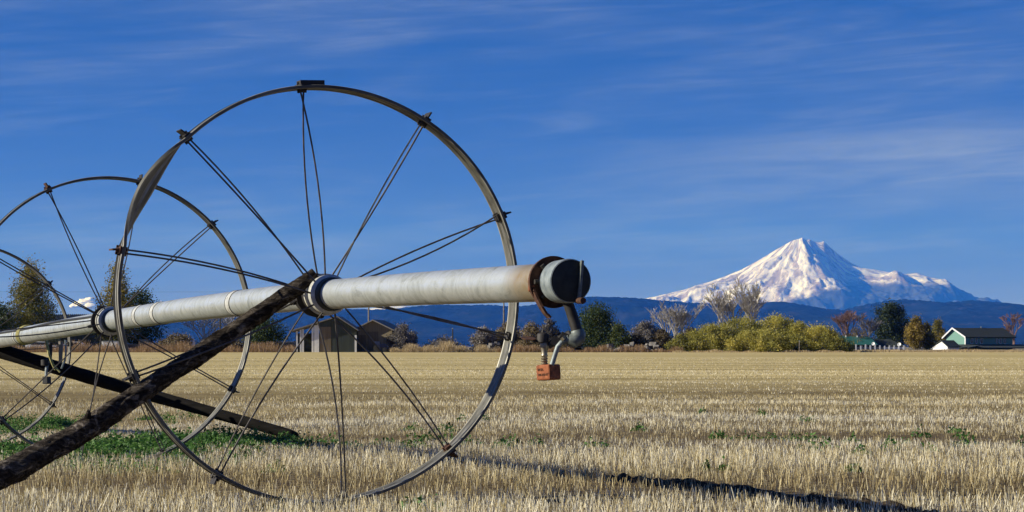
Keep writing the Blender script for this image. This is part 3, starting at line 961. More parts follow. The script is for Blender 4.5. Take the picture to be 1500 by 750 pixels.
dirn = (log_path[-1] - log_path[-2]).normalized()
log_path.append(log_path[-1] + dirn * 0.42)
lo = rough_log(log_path, [0.036, 0.042, 0.046, 0.051, 0.056, 0.060], M_BARK, "log", "", seg=220, amp=0.17, n=40,
               knobs=[(P(128, 612, 10.28), P(129, 600, 10.27), 0.016), (P(260, 538, 10.5), P(268, 528, 10.5), 0.012)])
tag(lo, "rough bark covered log propped up against the hub of the nearest wheel", "log")
pole_path = [P(-90, 487, 20.6), P(40, 526, 20.2), P(200, 573, 19.7), P(421, 635, 19.0), P(432, 640, 18.95)]
po = rough_log(pole_path, [0.070, 0.064, 0.054, 0.043, 0.042], M_POLE, "pole", "", n=16, amp=0.05, seg=60)
tag(po, "straight dark pole slanting from the pipe down into the green weeds", "pole")

# ------------------------------------------------------------------ stubble and weeds
def blades(cx, cy, h, w, lean, tint, curl=0.3, z0=None):
    """Upright quads: base point, height, width, lean vector (n,2)."""
    n = len(cx)
    z = ground_np(cx, cy) if z0 is None else z0
    an = rng.uniform(0, math.pi, n)
    # blades turn mostly broadside so that thin stalks stay visible from any side
    dx, dy = np.cos(an) * w / 2, np.sin(an) * w / 2
    b0 = np.stack([cx - dx, cy - dy, z - 0.01], -1)
    b1 = np.stack([cx + dx, cy + dy, z - 0.01], -1)
    tx, ty = cx + lean[:, 0], cy + lean[:, 1]
    t0 = np.stack([tx - dx * 0.8, ty - dy * 0.8, z + h], -1)
    t1 = np.stack([tx + dx * 0.8, ty + dy * 0.8, z + h], -1)
    v = np.stack([b0, b1, t1, t0], 1).reshape(-1, 3)
    return v, np.repeat(tint, 4)

def in_green(x, y):
    g = np.exp(-((x + 3.9) / 1.9) ** 2 - ((y - 16.4) / 2.9) ** 2) + 0.65 * np.exp(-((x + 2.5) / 0.8) ** 2 - ((y - 18.6) / 1.0) ** 2) + 0.55 * np.exp(-((x + 6) / 2.0) ** 2 - ((y - 27) / 2.0) ** 2)
    return g * (0.72 + 0.5 * np.sin(x * 3.1 + 1.7 * np.sin(y * 1.3)) * np.sin(y * 2.3 + 0.8 * x))

def in_shadow_strip(x, y):
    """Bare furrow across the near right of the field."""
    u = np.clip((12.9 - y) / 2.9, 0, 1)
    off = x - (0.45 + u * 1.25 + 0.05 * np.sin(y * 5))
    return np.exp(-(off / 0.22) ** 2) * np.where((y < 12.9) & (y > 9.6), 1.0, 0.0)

def row_noise(x, y):
    return 0.5 + 0.28 * np.sin(y * 2.1 + 0.7 * np.sin(x * 0.35)) * np.sin(y * 0.53 + 1.0) + 0.22 * np.sin(x * 1.7 + y * 2.6) * np.sin(x * 0.61 - y * 0.9)

def swath(x, y):
    """Uneven bands left by the harvester, running across the view."""
    q = y + 0.035 * x + 0.25 * np.sin(x * 0.21)
    return np.clip(0.5 + 0.24 * np.sin(q * 0.83 + 1.1) + 0.18 * np.sin(q * 0.31 + 0.4) + 0.16 * np.sin(q * 1.93 + np.sin(x * 0.11)), 0, 1)

VV, TT = [], []
def stubble_zone(d0, d1, per_m2, wmin, hlo, hhi, clump):
    half = lambda d: 0.2206 * d + 1.6
    area = (d1 - d0) * (half(d0) + half(d1))
    n = int(area * per_m2 / clump)
    y = d0 + (d1 - d0) * np.sqrt(rng.uniform((d0 / d1) ** 2, 1, n)) if d0 > 20 else rng.uniform(d0, d1, n)
    if d0 > 20:
        y = np.sqrt(rng.uniform(d0 ** 2, d1 ** 2, n))
    x = rng.uniform(-1, 1, n) * half(y)
    # drilled rows run across the view
    y = np.round(y / 0.17) * 0.17 + rng.normal(0, 0.022, n)
    keep = rng.random(n) < np.clip(0.15 + 0.55 * row_noise(x, y) + 0.7 * swath(x, y), 0.08, 1) * (1 - 0.80 * np.clip(in_green(x, y) * 1.3, 0, 1)) * (1 - 0.68 * in_shadow_strip(x, y))
    x, y = x[keep], y[keep]
    x = np.repeat(x, clump) + rng.normal(0, 0.03, len(x) * clump)
    y = np.repeat(y, clump) + rng.normal(0, 0.018, len(y) * clump)
    m = len(x)
    h = rng.uniform(hlo, hhi, m) * (0.75 + 0.5 * row_noise(x * 0.7, y * 0.6))
    lean = rng.normal(0, 0.24, (m, 2)) * h[:, None]
    fallen = rng.random(m) < 0.30
    h2 = np.where(fallen, h * 0.18, h)
    lean[fallen] = rng.normal(0, 0.9, (fallen.sum(), 2)) * h[fallen][:, None]
    w = np.maximum(wmin, 0.00013 * y) * rng.uniform(0.6, 1.5, m)
    t = np.clip(rng.beta(1.5, 1.0, m) + 0.04 + 0.15 * (row_noise(x, y) - 0.5) + 0.8 * (swath(x, y) - 0.5) + 0.12 * np.clip((22 - y) / 8, 0, 1), 0, 1)
    v, tt = blades(x, y, h2, w, lean, t)
    VV.append(v); TT.append(tt)
stubble_zone(7.5, 16.0, 2300, 0.0024, 0.02, 0.085, 6)
stubble_zone(16.0, 34.0, 680, 0.0026, 0.012, 0.048, 5)
stubble_zone(34.0, 75.0, 75, 0.006, 0.01, 0.032, 3)
stubble_zone(75.0, 150.0, 9, 0.014, 0.01, 0.03, 2)
tag(soup("stubble", np.concatenate(VV), 4, M_STUBBLE, tint=np.concatenate(TT)), "pale cut straw stubble standing in drilled rows over the field", "stubble", kind="stuff")

k = Nodes("painted_shadow")  # dark colour of an added strip that thickens the pipe's cast shadow
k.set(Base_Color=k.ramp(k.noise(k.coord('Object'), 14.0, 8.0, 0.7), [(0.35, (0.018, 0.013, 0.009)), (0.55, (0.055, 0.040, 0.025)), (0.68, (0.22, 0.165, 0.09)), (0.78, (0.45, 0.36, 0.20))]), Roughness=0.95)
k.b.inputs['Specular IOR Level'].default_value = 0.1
M_SHADOW_STRIP = k.m
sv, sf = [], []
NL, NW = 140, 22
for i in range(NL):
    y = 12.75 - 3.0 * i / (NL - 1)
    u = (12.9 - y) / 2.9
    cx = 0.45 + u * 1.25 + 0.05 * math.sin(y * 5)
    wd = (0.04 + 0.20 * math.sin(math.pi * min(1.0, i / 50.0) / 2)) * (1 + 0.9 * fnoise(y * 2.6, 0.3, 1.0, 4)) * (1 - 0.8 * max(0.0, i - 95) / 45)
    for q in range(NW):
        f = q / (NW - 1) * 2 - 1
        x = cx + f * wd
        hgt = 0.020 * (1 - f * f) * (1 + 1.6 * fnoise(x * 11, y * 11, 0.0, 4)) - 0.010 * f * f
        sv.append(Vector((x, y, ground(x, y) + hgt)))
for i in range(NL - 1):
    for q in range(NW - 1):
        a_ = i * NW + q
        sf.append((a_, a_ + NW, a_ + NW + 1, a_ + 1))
tag(MB().add(sv, sf).build("pipe_shadow_strip", M_SHADOW_STRIP, None, True, auto=False), "dark strip of turned soil across the near right stubble", "painted shadow", kind="structure")

def weed_cloud(cx, cy, rx_, ry_, n, hmax, leaf):
    out, tt = [], []
    ang = rng.uniform(0, 2 * math.pi, n)
    rr = np.sqrt(rng.random(n))
    x = cx + rx_ * rr * np.cos(ang)
    y = cy + ry_ * rr * np.sin(ang)
    z = ground_np(x, y) + rng.random(n) * hmax * (1.05 - rr)
    s = leaf * rng.uniform(0.5, 1.3, n)
    u = rng.normal(0, 1, (n, 3)); u /= np.linalg.norm(u, axis=1)[:, None]
    w = rng.normal(0, 1, (n, 3)); w[:, 2] *= 0.6
    w -= (w * u).sum(1)[:, None] * u
    w /= np.linalg.norm(w, axis=1)[:, None]
    c = np.stack([x, y, z], -1)
    u *= s[:, None] * 0.5; w *= s[:, None]
    v = np.stack([c - w, c + u, c + w, c - u], 1).reshape(-1, 3)
    return v, np.repeat(rng.random(n), 4)
VV, TT = [], []
for i in range(720):      # alfalfa regrowth round the foot of the pole
    while True:
        x, y = rng.uniform(-9, 0.5), rng.uniform(13, 30)
        if in_green(np.array(x), np.array(y)) > rng.random() * 0.9 + 0.15:
            break
    v, t = weed_cloud(x, y, rng.uniform(0.10, 0.28), rng.uniform(0.10, 0.28), int(rng.uniform(70, 160)), rng.uniform(0.06, 0.19), 0.016)
    VV.append(v); TT.append(t)
spots = [(1098, 643, 0.22), (1085, 640, 0.12), (1150, 642, 0.14), (1175, 644, 0.12), (1205, 663, 0.16), (1245, 648, 0.10), (1318, 664, 0.14), (1322, 650, 0.08), (1385, 643, 0.14), (1395, 648, 0.12), (1260, 665, 0.10), (905, 630, 0.10), (1022, 606, 0.09), (1110, 608, 0.10), (1182, 617, 0.08), (680, 612, 0.09), (560, 645, 0.16), (600, 652, 0.18), (640, 628, 0.15), (650, 640, 0.12), (705, 648, 0.16), (735, 655, 0.14), (610, 625, 0.12), (790, 650, 0.10), (860, 652, 0.08), (1460, 655, 0.12), (1245, 694, 0.08), (510, 740, 0.12), (610, 745, 0.10), (385, 690, 0.08), (1050, 690, 0.06), (450, 640, 0.16), (480, 650, 0.14), (1430, 634, 0.1)]
for (px, py, r) in spots:
    d = CAM_Z * F / (py - HY)
    x = (px - HX) * d / F
    for _ in range(2):
        v, t = weed_cloud(x + rng.normal(0, r), d + rng.normal(0, r), r * 0.7, r * 0.7, 45, 0.07 + r * 0.2, 0.018)
        VV.append(v); TT.append(t)
tag(soup("green_weeds", np.concatenate(VV), 4, M_WEED, tint=np.concatenate(TT)), "low green weeds growing up through the stubble", "weeds", kind="stuff")

# ------------------------------------------------------------------ vegetation at the far side of the field
def leaf_soup(centres, per, spread, size, zflat=1.0):
    n = len(centres) * per
    c = np.repeat(centres, per, 0) + rng.normal(0, 1, (n, 3)) * np.repeat(spread, per)[:, None] * np.array([1, 1, zflat])
    s = size * rng.uniform(0.5, 1.4, n)
    u = rng.normal(0, 1, (n, 3)); u /= np.linalg.norm(u, axis=1)[:, None]
    w = np.cross(u, rng.normal(0, 1, (n, 3))); w /= np.linalg.norm(w, axis=1)[:, None]
    u *= s[:, None] * 0.6; w *= s[:, None]
    return np.stack([c - w, c + u, c + w, c - u], 1).reshape(-1, 3)

def leafy(name, label, cat, px, d, h_px, w_px, prof, mat, clumps=130, per=38, leaf=0.26, group=None, tbias=0.5, tvar=0.25, trunk=0.12, trunk_mat=None, base=0.0, ygrad=0.0, xgrad=0.0, shell=False, stems=0, stem_mat=None):
    """prof: (height fraction, radius fraction) outline of the crown."""
    sc = d / F
    x0 = (px - HX) * sc
    g = ground(x0, d)
    H, W = h_px * sc, w_px * sc / 2
    t = thing(name, (x0, d, g), label, cat, group)
    pf = np.array(prof)
    hf = rng.uniform(pf[0, 0], pf[-1, 0], clumps * 4)
    rf = np.interp(hf, pf[:, 0], pf[:, 1])
    keep = rng.random(len(hf)) < (0.25 + 0.75 * rf / pf[:, 1].max())
    hf, rf = hf[keep][:clumps], rf[keep][:clumps]
    n = len(hf)
    an = rng.uniform(0, 2 * math.pi, n)
    rf = rf * (1 + 0.16 * np.sin(3 * an + rng.uniform(0, 6)) * np.sin(9 * hf + rng.uniform(0, 6)) + 0.12 * np.sin(5 * an + 7 * hf))
    rr = rf * W * rng.uniform(0.05, 1.0, n) ** (0.33 if shell else 0.6) * rng.uniform(0.8, 1.12, n)
    cen = np.stack([x0 + rr * np.cos(an), d + rr * np.sin(an), g + base * sc + hf * (H - base * sc)], -1)
    per, leaf = int(per * 2.2), leaf * 0.54
    spread = (0.10 + 0.10 * rng.random(n)) * W + 0.12
    spread = np.minimum(spread, 0.75)
    if shell:
        spread = np.minimum(spread * 0.6, 0.34)
    v = leaf_soup(cen, per, spread, leaf)
    v[:, 2] = np.maximum(v[:, 2], g + 0.02)
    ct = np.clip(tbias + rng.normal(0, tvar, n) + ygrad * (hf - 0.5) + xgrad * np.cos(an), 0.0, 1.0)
    tt = np.clip(np.repeat(ct, per) + rng.normal(0, 0.12, n * per), 0, 1)
    soup("crown", v, 4, mat, t, tint=np.repeat(tt, 4))
    mb = MB()
    top = Vector((x0 + W * 0.05, d, g + H * 0.8))
    bot = Vector((x0, d, g - 0.1))
    r0 = trunk * (H / 8 + 0.3)
    mid = bot.lerp(top, 0.45) + Vector((W * 0.06, 0, 0))
    mb.tube([bot, mid, top], [r0, r0 * 0.7, r0 * 0.2], 7)
    for i in range(7):
        f = random.uniform(0.2, 0.75)
        p = bot.lerp(top, f)
        a = random.uniform(0, 6.28)
        q = p + Vector((math.cos(a) * W * 0.6, math.sin(a) * W * 0.6, H * 0.18))
        mb.tube([p, q], [r0 * 0.35, r0 * 0.1], 5)
    mb.build("trunk", trunk_mat or M_TRUNK, t, True)
    if stems:
        mb = MB()
        for i in range(stems):
            a, f = random.uniform(0, 6.283), random.uniform(0.55, 1.12)
            wd = float(np.interp(min(f, 1.0), pf[:, 0], pf[:, 1])) * W * random.uniform(0.3, 1.05)
            q = Vector((x0 + math.cos(a) * wd, d + math.sin(a) * wd, g + H * f))
            p = Vector((x0 + math.cos(a) * wd * 0.4, d + math.sin(a) * wd * 0.4, g))
            mb.tube([p, p.lerp(q, 0.5) + Vector((math.cos(a) * 0.1, 0, 0.1)), q], [0.035, 0.025, 0.010], 3, caps=False)
        mb.build("stems", stem_mat or M_TWIG_GREY, t)
    return t

def bare_tree(name, label, cat, px, d, h_px, w_px, mat, group=None, levels=5, stems=1, rad=0.14, spread=0.55, twig=0.012, leaves=0):
    sc = d / F
    x0 = (px - HX) * sc
    g = ground(x0, d)
    H, W = h_px * sc, w_px * sc
    t = thing(name, (x0, d, g), label, cat, group)
    trunk, crown = MB(), MB()
    def grow(p, dirv, length, r, lv):
        q = p + dirv * length
        m = p.lerp(q, 0.5) + Vector((random.uniform(-1, 1), random.uniform(-1, 1), random.uniform(-0.5, 0.8))) * length * 0.06
        (trunk if lv == 0 else crown).tube([p, m, q], [r, r * 0.85, r * 0.68], 5 if lv < 2 else 3, caps=False)
        if lv >= levels:
            return
        for i in range(3 if lv > 0 else 5):
            f = random.uniform(0.55, 1.0)
            a = random.uniform(0, 6.283)
            s = spread * random.uniform(0.6, 1.3)
            nd = (dirv + Vector((math.cos(a) * s, math.sin(a) * s, 0.18))).normalized()
            grow(p.lerp(q, f), nd, length * random.uniform(0.55, 0.82), max(r * 0.52, twig), lv + 1)
    for i in range(stems):
        a = random.uniform(0, 6.283)
        dv = Vector((math.cos(a) * 0.25, math.sin(a) * 0.25, 1)).normalized() if stems > 1 else Vector((0.03, 0, 1))
        grow(Vector((x0 + (i - (stems - 1) / 2) * W * 0.08, d, g - 0.1)), dv, H * 0.30, rad, 0)
    # scale the crown to the wanted outline
    zmax = float(np.percentile([p.z for p in crown.v], 96)) - g
    xmax = float(np.percentile([abs(p.x - x0) for p in crown.v], 96))
    for mb in (trunk, crown):
        for p in mb.v:
            p.z = g + (p.z - g) * H / zmax
            p.x = x0 + (p.x - x0) * (W / 2) / xmax
            p.y = d + (p.y - d) * (W / 2) / xmax
    trunk.build("trunk", mat, t)
    crown.build("crown", mat, t)
    if leaves:
        tips = np.array([tuple(p) for p in crown.v[::7]])
        tips = tips[tips[:, 2] > g + 0.35 * H]
        tips = tips[rng.integers(0, len(tips), leaves)]
        v = leaf_soup(tips, 2, np.full(len(tips), 0.12), 0.075)
        soup("last_leaves", v, 4, M_LEAF_BROWN, t, tint=np.repeat(np.clip(rng.normal(0.75, 0.2, len(v) // 4), 0, 1), 4))
    return t

POPLAR = [(0.10, 0.55), (0.25, 0.95), (0.45, 1.0), (0.65, 0.85), (0.85, 0.5), (1.0, 0.12)]
CONEPOP = [(0.08, 0.75), (0.22, 1.0), (0.42, 0.92), (0.6, 0.74), (0.78, 0.48), (0.92, 0.22), (1.0, 0.05)]
ROUND = [(0.08, 0.55), (0.25, 0.9), (0.5, 1.0), (0.72, 0.9), (0.9, 0.6), (1.0, 0.25)]
BUSH = [(0.0, 0.95), (0.3, 1.0), (0.6, 0.85), (0.85, 0.5), (1.0, 0.2)]
CONE = [(0.06, 1.0), (0.3, 0.9), (0.6, 0.62), (0.85, 0.3), (1.0, 0.06)]

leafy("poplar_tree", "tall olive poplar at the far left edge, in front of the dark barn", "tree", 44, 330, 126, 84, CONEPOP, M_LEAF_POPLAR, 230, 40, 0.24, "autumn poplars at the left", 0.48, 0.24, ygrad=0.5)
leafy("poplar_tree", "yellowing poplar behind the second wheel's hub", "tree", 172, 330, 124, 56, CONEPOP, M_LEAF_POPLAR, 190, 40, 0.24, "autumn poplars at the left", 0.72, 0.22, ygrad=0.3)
leafy("dark_tree", "shorter dark tree pressed against the yellowing poplar's right side", "tree", 208, 334, 88, 60, ROUND, M_LEAF_GREEN, 110, 38, 0.26, None, 0.35)
leafy("dark_tree", "low dark tree cut off by the left edge of the photo", "tree", -4, 326, 66, 50, ROUND, M_LEAF_GREEN, 90, 38, 0.26, None, 0.3)
leafy("dark_tree", "rounded dark tree behind the leaning log, left of the low grey shed", "tree", 385, 318, 46, 66, ROUND, M_LEAF_GREEN, 120, 38, 0.22, None, 0.4)
leafy("green_tree", "dense green tree just right of the pipe's end cap", "tree", 874, 312, 66, 62, BUSH, M_LEAF_GREEN, 170, 42, 0.22, None, 0.5, xgrad=0.0)
leafy("green_bush", "low green bush sloping off the right side of the dense green tree", "bush", 906, 309, 38, 34, BUSH, M_LEAF_GREEN, 60, 38, 0.2, None, 0.65)

willows = [(1000, 306, 22, 46, "low willow bush at the left end of the yellow-green thicket", 0.25),
           (1040, 306, 36, 76, "willow bush second from the left in the yellow-green thicket", 0.42),
           (1085, 309, 47, 92, "tall olive willow bush left of the thicket's highest crown", 0.40),
           (1137, 311, 50, 96, "highest willow bush in the middle of the yellow-green thicket", 0.55),
           (1112, 303, 30, 110, "wide low willow bush in front of the thicket's highest crown", 0.50),
           (1174, 308, 40, 64, "willow bush on the thicket's right shoulder, behind the pale post", 0.42),
           (1204, 306, 37, 68, "bright yellow willow bush at the right end of the thicket", 0.66),
           (1160, 302, 22, 44, "small shaded bush at the thicket's foot beside the pale post", 0.25),
           (1226, 304, 18, 42, "low dark bush where the thicket runs out beside the green roof", 0.12)]
for (px, d, h, w, lab, tb) in willows:
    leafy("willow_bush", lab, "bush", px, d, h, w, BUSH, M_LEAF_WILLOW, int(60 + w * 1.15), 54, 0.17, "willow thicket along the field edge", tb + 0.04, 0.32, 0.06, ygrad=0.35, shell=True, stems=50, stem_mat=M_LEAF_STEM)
leafy("evergreen_tree", "big dark evergreen behind the grey shingled roof", "tree", 1306, 690, 65, 54, ROUND, M_LEAF_DARK, 240, 44, 0.42, None, 0.45, trunk=0.2)
leafy("aspen_tree", "yellow aspen right of the dark evergreen", "tree", 1341, 560, 46, 28, POPLAR, M_LEAF_YELLOW, 90, 40, 0.34, "autumn aspens between the two houses", 0.6)
leafy("aspen_tree", "brown-green aspen between the yellow aspen and the white gable", "tree", 1357, 562, 36, 24, POPLAR, M_LEAF_YELLOW, 70, 40, 0.34, "autumn aspens between the two houses", 0.2)
leafy("aspen_tree", "olive aspen standing just behind the white gable", "tree", 1374, 640, 40, 26, POPLAR, M_LEAF_POPLAR, 80, 40, 0.36, "autumn aspens between the two houses", 0.6)

bare_tree("bare_tree", "large pale leafless tree rising behind the willow thicket below the volcano", "tree", 1086, 330, 94, 84, M_TWIG_PALE, "leafless trees", 5, 4, 0.128, 0.42, 0.019, 700)
bare_tree("bare_tree", "pale leafless tree left of the willow thicket", "tree", 990, 325, 66, 66, M_TWIG_PALE, "leafless trees", 5, 4, 0.104, 0.5, 0.018, 150)
bare_tree("bare_tree", "pinkish leafless tree behind the green roofed house", "tree", 1242, 575, 54, 42, M_TWIG_RED, "leafless trees", 5, 2, 0.208, 0.55, 0.027)
bare_tree("bare_tree", "grey leafless tree between the green roof and the dark evergreen", "tree", 1271, 610, 48, 36, M_TWIG_GREY, "leafless trees", 5, 2, 0.192, 0.55, 0.027)
bare_tree("bare_tree", "reddish leafless tree beyond the right end of the long house", "tree", 1484, 640, 50, 34, M_TWIG_RED, "leafless trees", 5, 1, 0.208, 0.45, 0.030)
bare_tree("bare_tree", "pale thin leafless tree seen under the pipe above the leaning log", "tree", 306, 335, 62, 90, M_TWIG_PALE, "leafless trees", 5, 3, 0.088, 0.7, 0.012)

shrubs = [(590, 314, 38, 44, M_LEAF_PURPLE, 0.4, "rounded grey bush against the right wall of the olive shed"),
          (708, 316, 34, 40, M_LEAF_PURPLE, 0.75, "pale grey bush left of the wheel's right rim"),
          (745, 318, 40, 50, M_LEAF_BROWN, 0.6, "tall brown bush behind the wheel's right rim"),
          (778, 312, 40, 44, M_LEAF_BROWN, 0.75, "tawny bush behind the impact sprinkler"),
          (805, 318, 46, 36, M_LEAF_PURPLE, 0.3, "grey-brown bush above the rusty counterweight"),
          (832, 309, 22, 40, M_LEAF_BROWN, 0.35, "low brown brush left of the dense green tree"),
          (946, 318, 42, 52, M_LEAF_PURPLE, 0.6, "purple-grey bush behind the dark rubble heap"),
          (968, 312, 30, 34, M_LEAF_BROWN, 0.5, "brown bush between the rubble heap and the pale bare tree"),
          (1012, 316, 32, 40, M_LEAF_BROWN, 0.12, "dark brown bush behind the left end of the willow thicket"),
          (930, 311, 22, 44, M_LEAF_BROWN, 0.4, "low brown brush right of the dense green tree"),
          (262, 316, 24, 60, M_LEAF_BROWN, 0.6, "brown brush left of the white tarp"),
          (330, 312, 20, 60, M_LEAF_BROWN, 0.7, "brown brush right of the white tarp, under the leaning log"),
          (1255, 566, 30, 46, M_LEAF_BROWN, 0.35, "brown brush showing above the green roof"),
          (650, 320, 18, 46, M_LEAF_PURPLE, 0.5, "low grey brush by the short dark post")]
for (px, d, h, w, m, tb, lab) in shrubs:
    leafy("shrub", lab, "bush", px, d, h, w, BUSH, m, int(50 + w * 1.2), 36, 0.20, "brush along the far edge of the field", tb, 0.24, 0.05, shell=True, stems=60)

def grass_strip(label, px0, px1, d0, d1, h, n, mat, wid=0.035):
    d = rng.uniform(d0, d1, n)
    px = rng.uniform(px0, px1, n)
    x = (px - HX) * d / F
    lump = 0.65 + 0.35 * np.sin(x * 0.9) * np.sin(x * 0.37 + 1.3) + 0.2 * np.sin(x * 2.7)
    hh = h * rng.uniform(0.4, 1.1, n) * np.clip(lump, 0.3, 1.2)
    lean = rng.normal(0, 0.3, (n, 2)) * hh[:, None]
    v, t = blades(x, d, hh, rng.uniform(0.5, 1.4, n) * wid, lean, np.clip(rng.normal(0.5, 0.22, n) + 0.2 * (lump - 0.65), 0, 1))
    return tag(soup("dry_grass", v, 4, mat, loc=((px0 + px1 - 2 * HX) / 2 * d0 / F, d0, 0), tint=t), label, "dry grass", kind="stuff")
grass_strip("tall reddish dry grass along the field edge left of the sheds", -40, 432, 302, 314, 1.35, 14000, M_RED_GRASS)
grass_strip("tan dry grass along the field edge right of the olive shed", 572, 730, 303, 316, 1.25, 11000, M_DRY_GRASS)
grass_strip("brown dry grass below the bushes in the middle", 728, 1000, 302, 310, 1.0, 11000, M_RED_GRASS)
grass_strip("dry grass at the foot of the willow thicket", 985, 1260, 298, 302, 0.35, 6000, M_DRY_GRASS)
grass_strip("pale tall dry grass in front of the houses at the right", 1240, 1560, 303, 330, 0.38, 16000, M_DRY_GRASS)

# ------------------------------------------------------------------ sheds, houses and what stands by them
def frame3(yaw):
    """Local axes: right, depth (away from the viewer), up."""
    return Vector((math.cos(yaw), math.sin(yaw), 0)), Vector((-math.sin(yaw), math.cos(yaw), 0)), Z

def gable_block(t, o, r, b, wdt, dep, eave, ridge, wall_mat, roof_mat, over=0.35, thick=0.14, front_mat=None, trim=None, ridge_at=0.5, name="wall"):
    """Walls with gables on the front and back and a roof of two slabs; ridge runs along b."""
    apex = wdt * ridge_at
    prof = [(0, 0), (wdt, 0), (wdt, eave), (apex, ridge), (0, eave)]
    pts = [o + r * x + Z * z for x, z in prof]
    MB().prism(pts, b * dep).build(name, wall_mat, t)
    mb = MB()
    for (xa, xb) in ((0, apex), (wdt, apex)):
        sg = -1 if xa == 0 else 1
        sl = (ridge - eave) / abs(apex - xa)
        lo = o + r * (xa + sg * over) + Z * (eave - over * sl) - b * over
        hi = o + r * apex + Z * ridge - b * over
        mb.prism([lo, hi, hi + Z * thick, lo + Z * thick], b * (dep + 2 * over))
    roof = mb.build("roof", roof_mat, t)
    if trim:
        mb = MB()
        for (xa, xb) in ((0, apex), (wdt, apex)):
            sg = -1 if xa == 0 else 1
            sl = (ridge - eave) / abs(apex - xa)
            lo = o + r * (xa + sg * (over + 0.02)) + Z * (eave - over * sl - 0.22) - b * (over + 0.06)
            hi = o + r * apex + Z * (ridge - 0.2) - b * (over + 0.06)
            mb.prism([lo, hi, hi + Z * 0.42, lo + Z * 0.42], b * 0.05)
        mb.build("barge_board", trim, roof)
    return roof

def flat_panel(t, name, mat, o, r, b, x0, x1, z0, z1, proud=0.03, deep=0.06):
    c = o + r * (x0 + x1) / 2 + Z * (z0 + z1) / 2 - b * (proud - deep / 2)
    m = Matrix((r, b, Z)).transposed()
    return MB().box(c, (x1 - x0, deep, z1 - z0), m).build(name, mat, t)

# dark shed with an open bay
d = 312.0; sc = d / F
o = P(468, 516, d); o.z = 0
t = thing("shed", o, "dark green gabled shed with an open porch on white posts", "shed", "farm sheds")
r, b, _ = frame3(0.0)
wdt = 54 * sc
prof = [(0, 0), (wdt, 0), (wdt, 33 * sc), (26 * sc, 51 * sc), (0, 43 * sc)]
MB().prism([o + r * x + Z * z for x, z in prof], b * 9).build("wall", M_WALL_DARK, t)
flat_panel(t, "brown_panel", M_WALL_BROWN, o, r, b, 0.05, 17 * sc, 0, 37 * sc)
mb = MB()
def slab(p, q, dep, th=0.16, fore=0.5):
    mb.prism([p - b * fore, q - b * fore, q - b * fore + Z * th, p - b * fore + Z * th], b * (dep + 2 * fore))
slab(o + r * (-44 * sc) + Z * 29.5 * sc, o + r * (26 * sc) + Z * 51.3 * sc, 9)
slab(o + r * (57 * sc) + Z * 31.0 * sc, o + r * (26 * sc) + Z * 51.3 * sc, 9)
mb.build("roof", M_ROOF_SHED, t)
flat_panel(t, "porch_back_wall", M_WALL_DARK, o + b * 5, r, b, -40 * sc, 0, 0, 28 * sc)
for xx, wd in ((-33, 0.2), (-27, 0.3), (-24.5, 0.3), (-10, 0.25), (-5.5, 0.42), (-2, 0.25)):
    flat_panel(t, "post", M_WHITE, o - b * 0.1, r, b, xx * sc - wd / 2, xx * sc + wd / 2, 0, (40 + (xx + 44) * 0.31 - 12.5) * sc, 0.0, 0.18)
flat_panel(t, "corner_board", M_WHITE, o, r, b, wdt - 0.22, wdt + 0.04, 0, 25 * sc, 0.05, 0.1)

o = P(521, 516, 316.0); o.z = 0; sc = 316.0 / F
t = thing("shed", o, "olive brown gabled shed with a blue machine parked against it", "shed", "farm sheds")
r, b, _ = frame3(math.radians(-8))
gable_block(t, o, r, b, 54 * sc, 6.5, 33 * sc, 46 * sc, M_WALL_OLIVE, M_ROOF_SHED, 0.75, 0.16)
flat_panel(t, "door", M_WALL_BROWN, o, r, b, 3 * sc, 16 * sc, 0, 25 * sc)
flat_panel(t, "siding_panel", M_WALL_BROWN, o, r, b, 18 * sc, 34 * sc, 3 * sc, 30 * sc, 0.02, 0.05)

# blue machine
o = P(557, 516, 311.0); o.z = 0; sc = 311.0 / F
t = thing("tractor", o, "small dark blue tractor parked in front of the olive shed", "tractor")
MB().box(o + Vector((0.35, 0, 0.85)), (0.95, 0.6, 0.5)).build("bonnet", M_BLUE, t, bevel=0.05)
MB().box(o + Vector((-0.35, 0, 1.0)), (0.7, 0.9, 0.85)).build("cab", M_BLUE, t, bevel=0.05)
for x, rr in ((-0.4, 0.5), (0.65, 0.32)):
    for y in (-0.5, 0.5):
        c = o + Vector((x, y, rr))
        MB().lathe(c - Vector((0, 0.13, 0)), (0, 1, 0), [(0, rr * 0.6), (0.02, rr), (0.24, rr), (0.26, rr * 0.6)], 18).build("wheel", M_BLACK, t, True)

# low grey shed
o = P(401, 516, 318.0); o.z = 0; sc = 318.0 / F
t = thing("low_shed", o, "low grey shed with a white edged flat roof left of the dark shed", "shed")
MB().box(o + Vector((15 * sc, 2.0, 7 * sc)), (29 * sc, 4.0, 14 * sc)).build("wall", M_GREY_SIDING, t)
MB().box(o + Vector((15 * sc, 2.0, 14.8 * sc)), (31 * sc, 4.4, 1.4 * sc)).build("roof", M_WHITE, t)
for i in range(5):
    flat_panel(t, "siding_panel", M_GREY_SIDING, o, Vector((1, 0, 0)), Vector((0, 1, 0)), (2 + i * 5.4) * sc, (6.6 + i * 5.4) * sc, 1 * sc, 13 * sc, 0.03, 0.05)

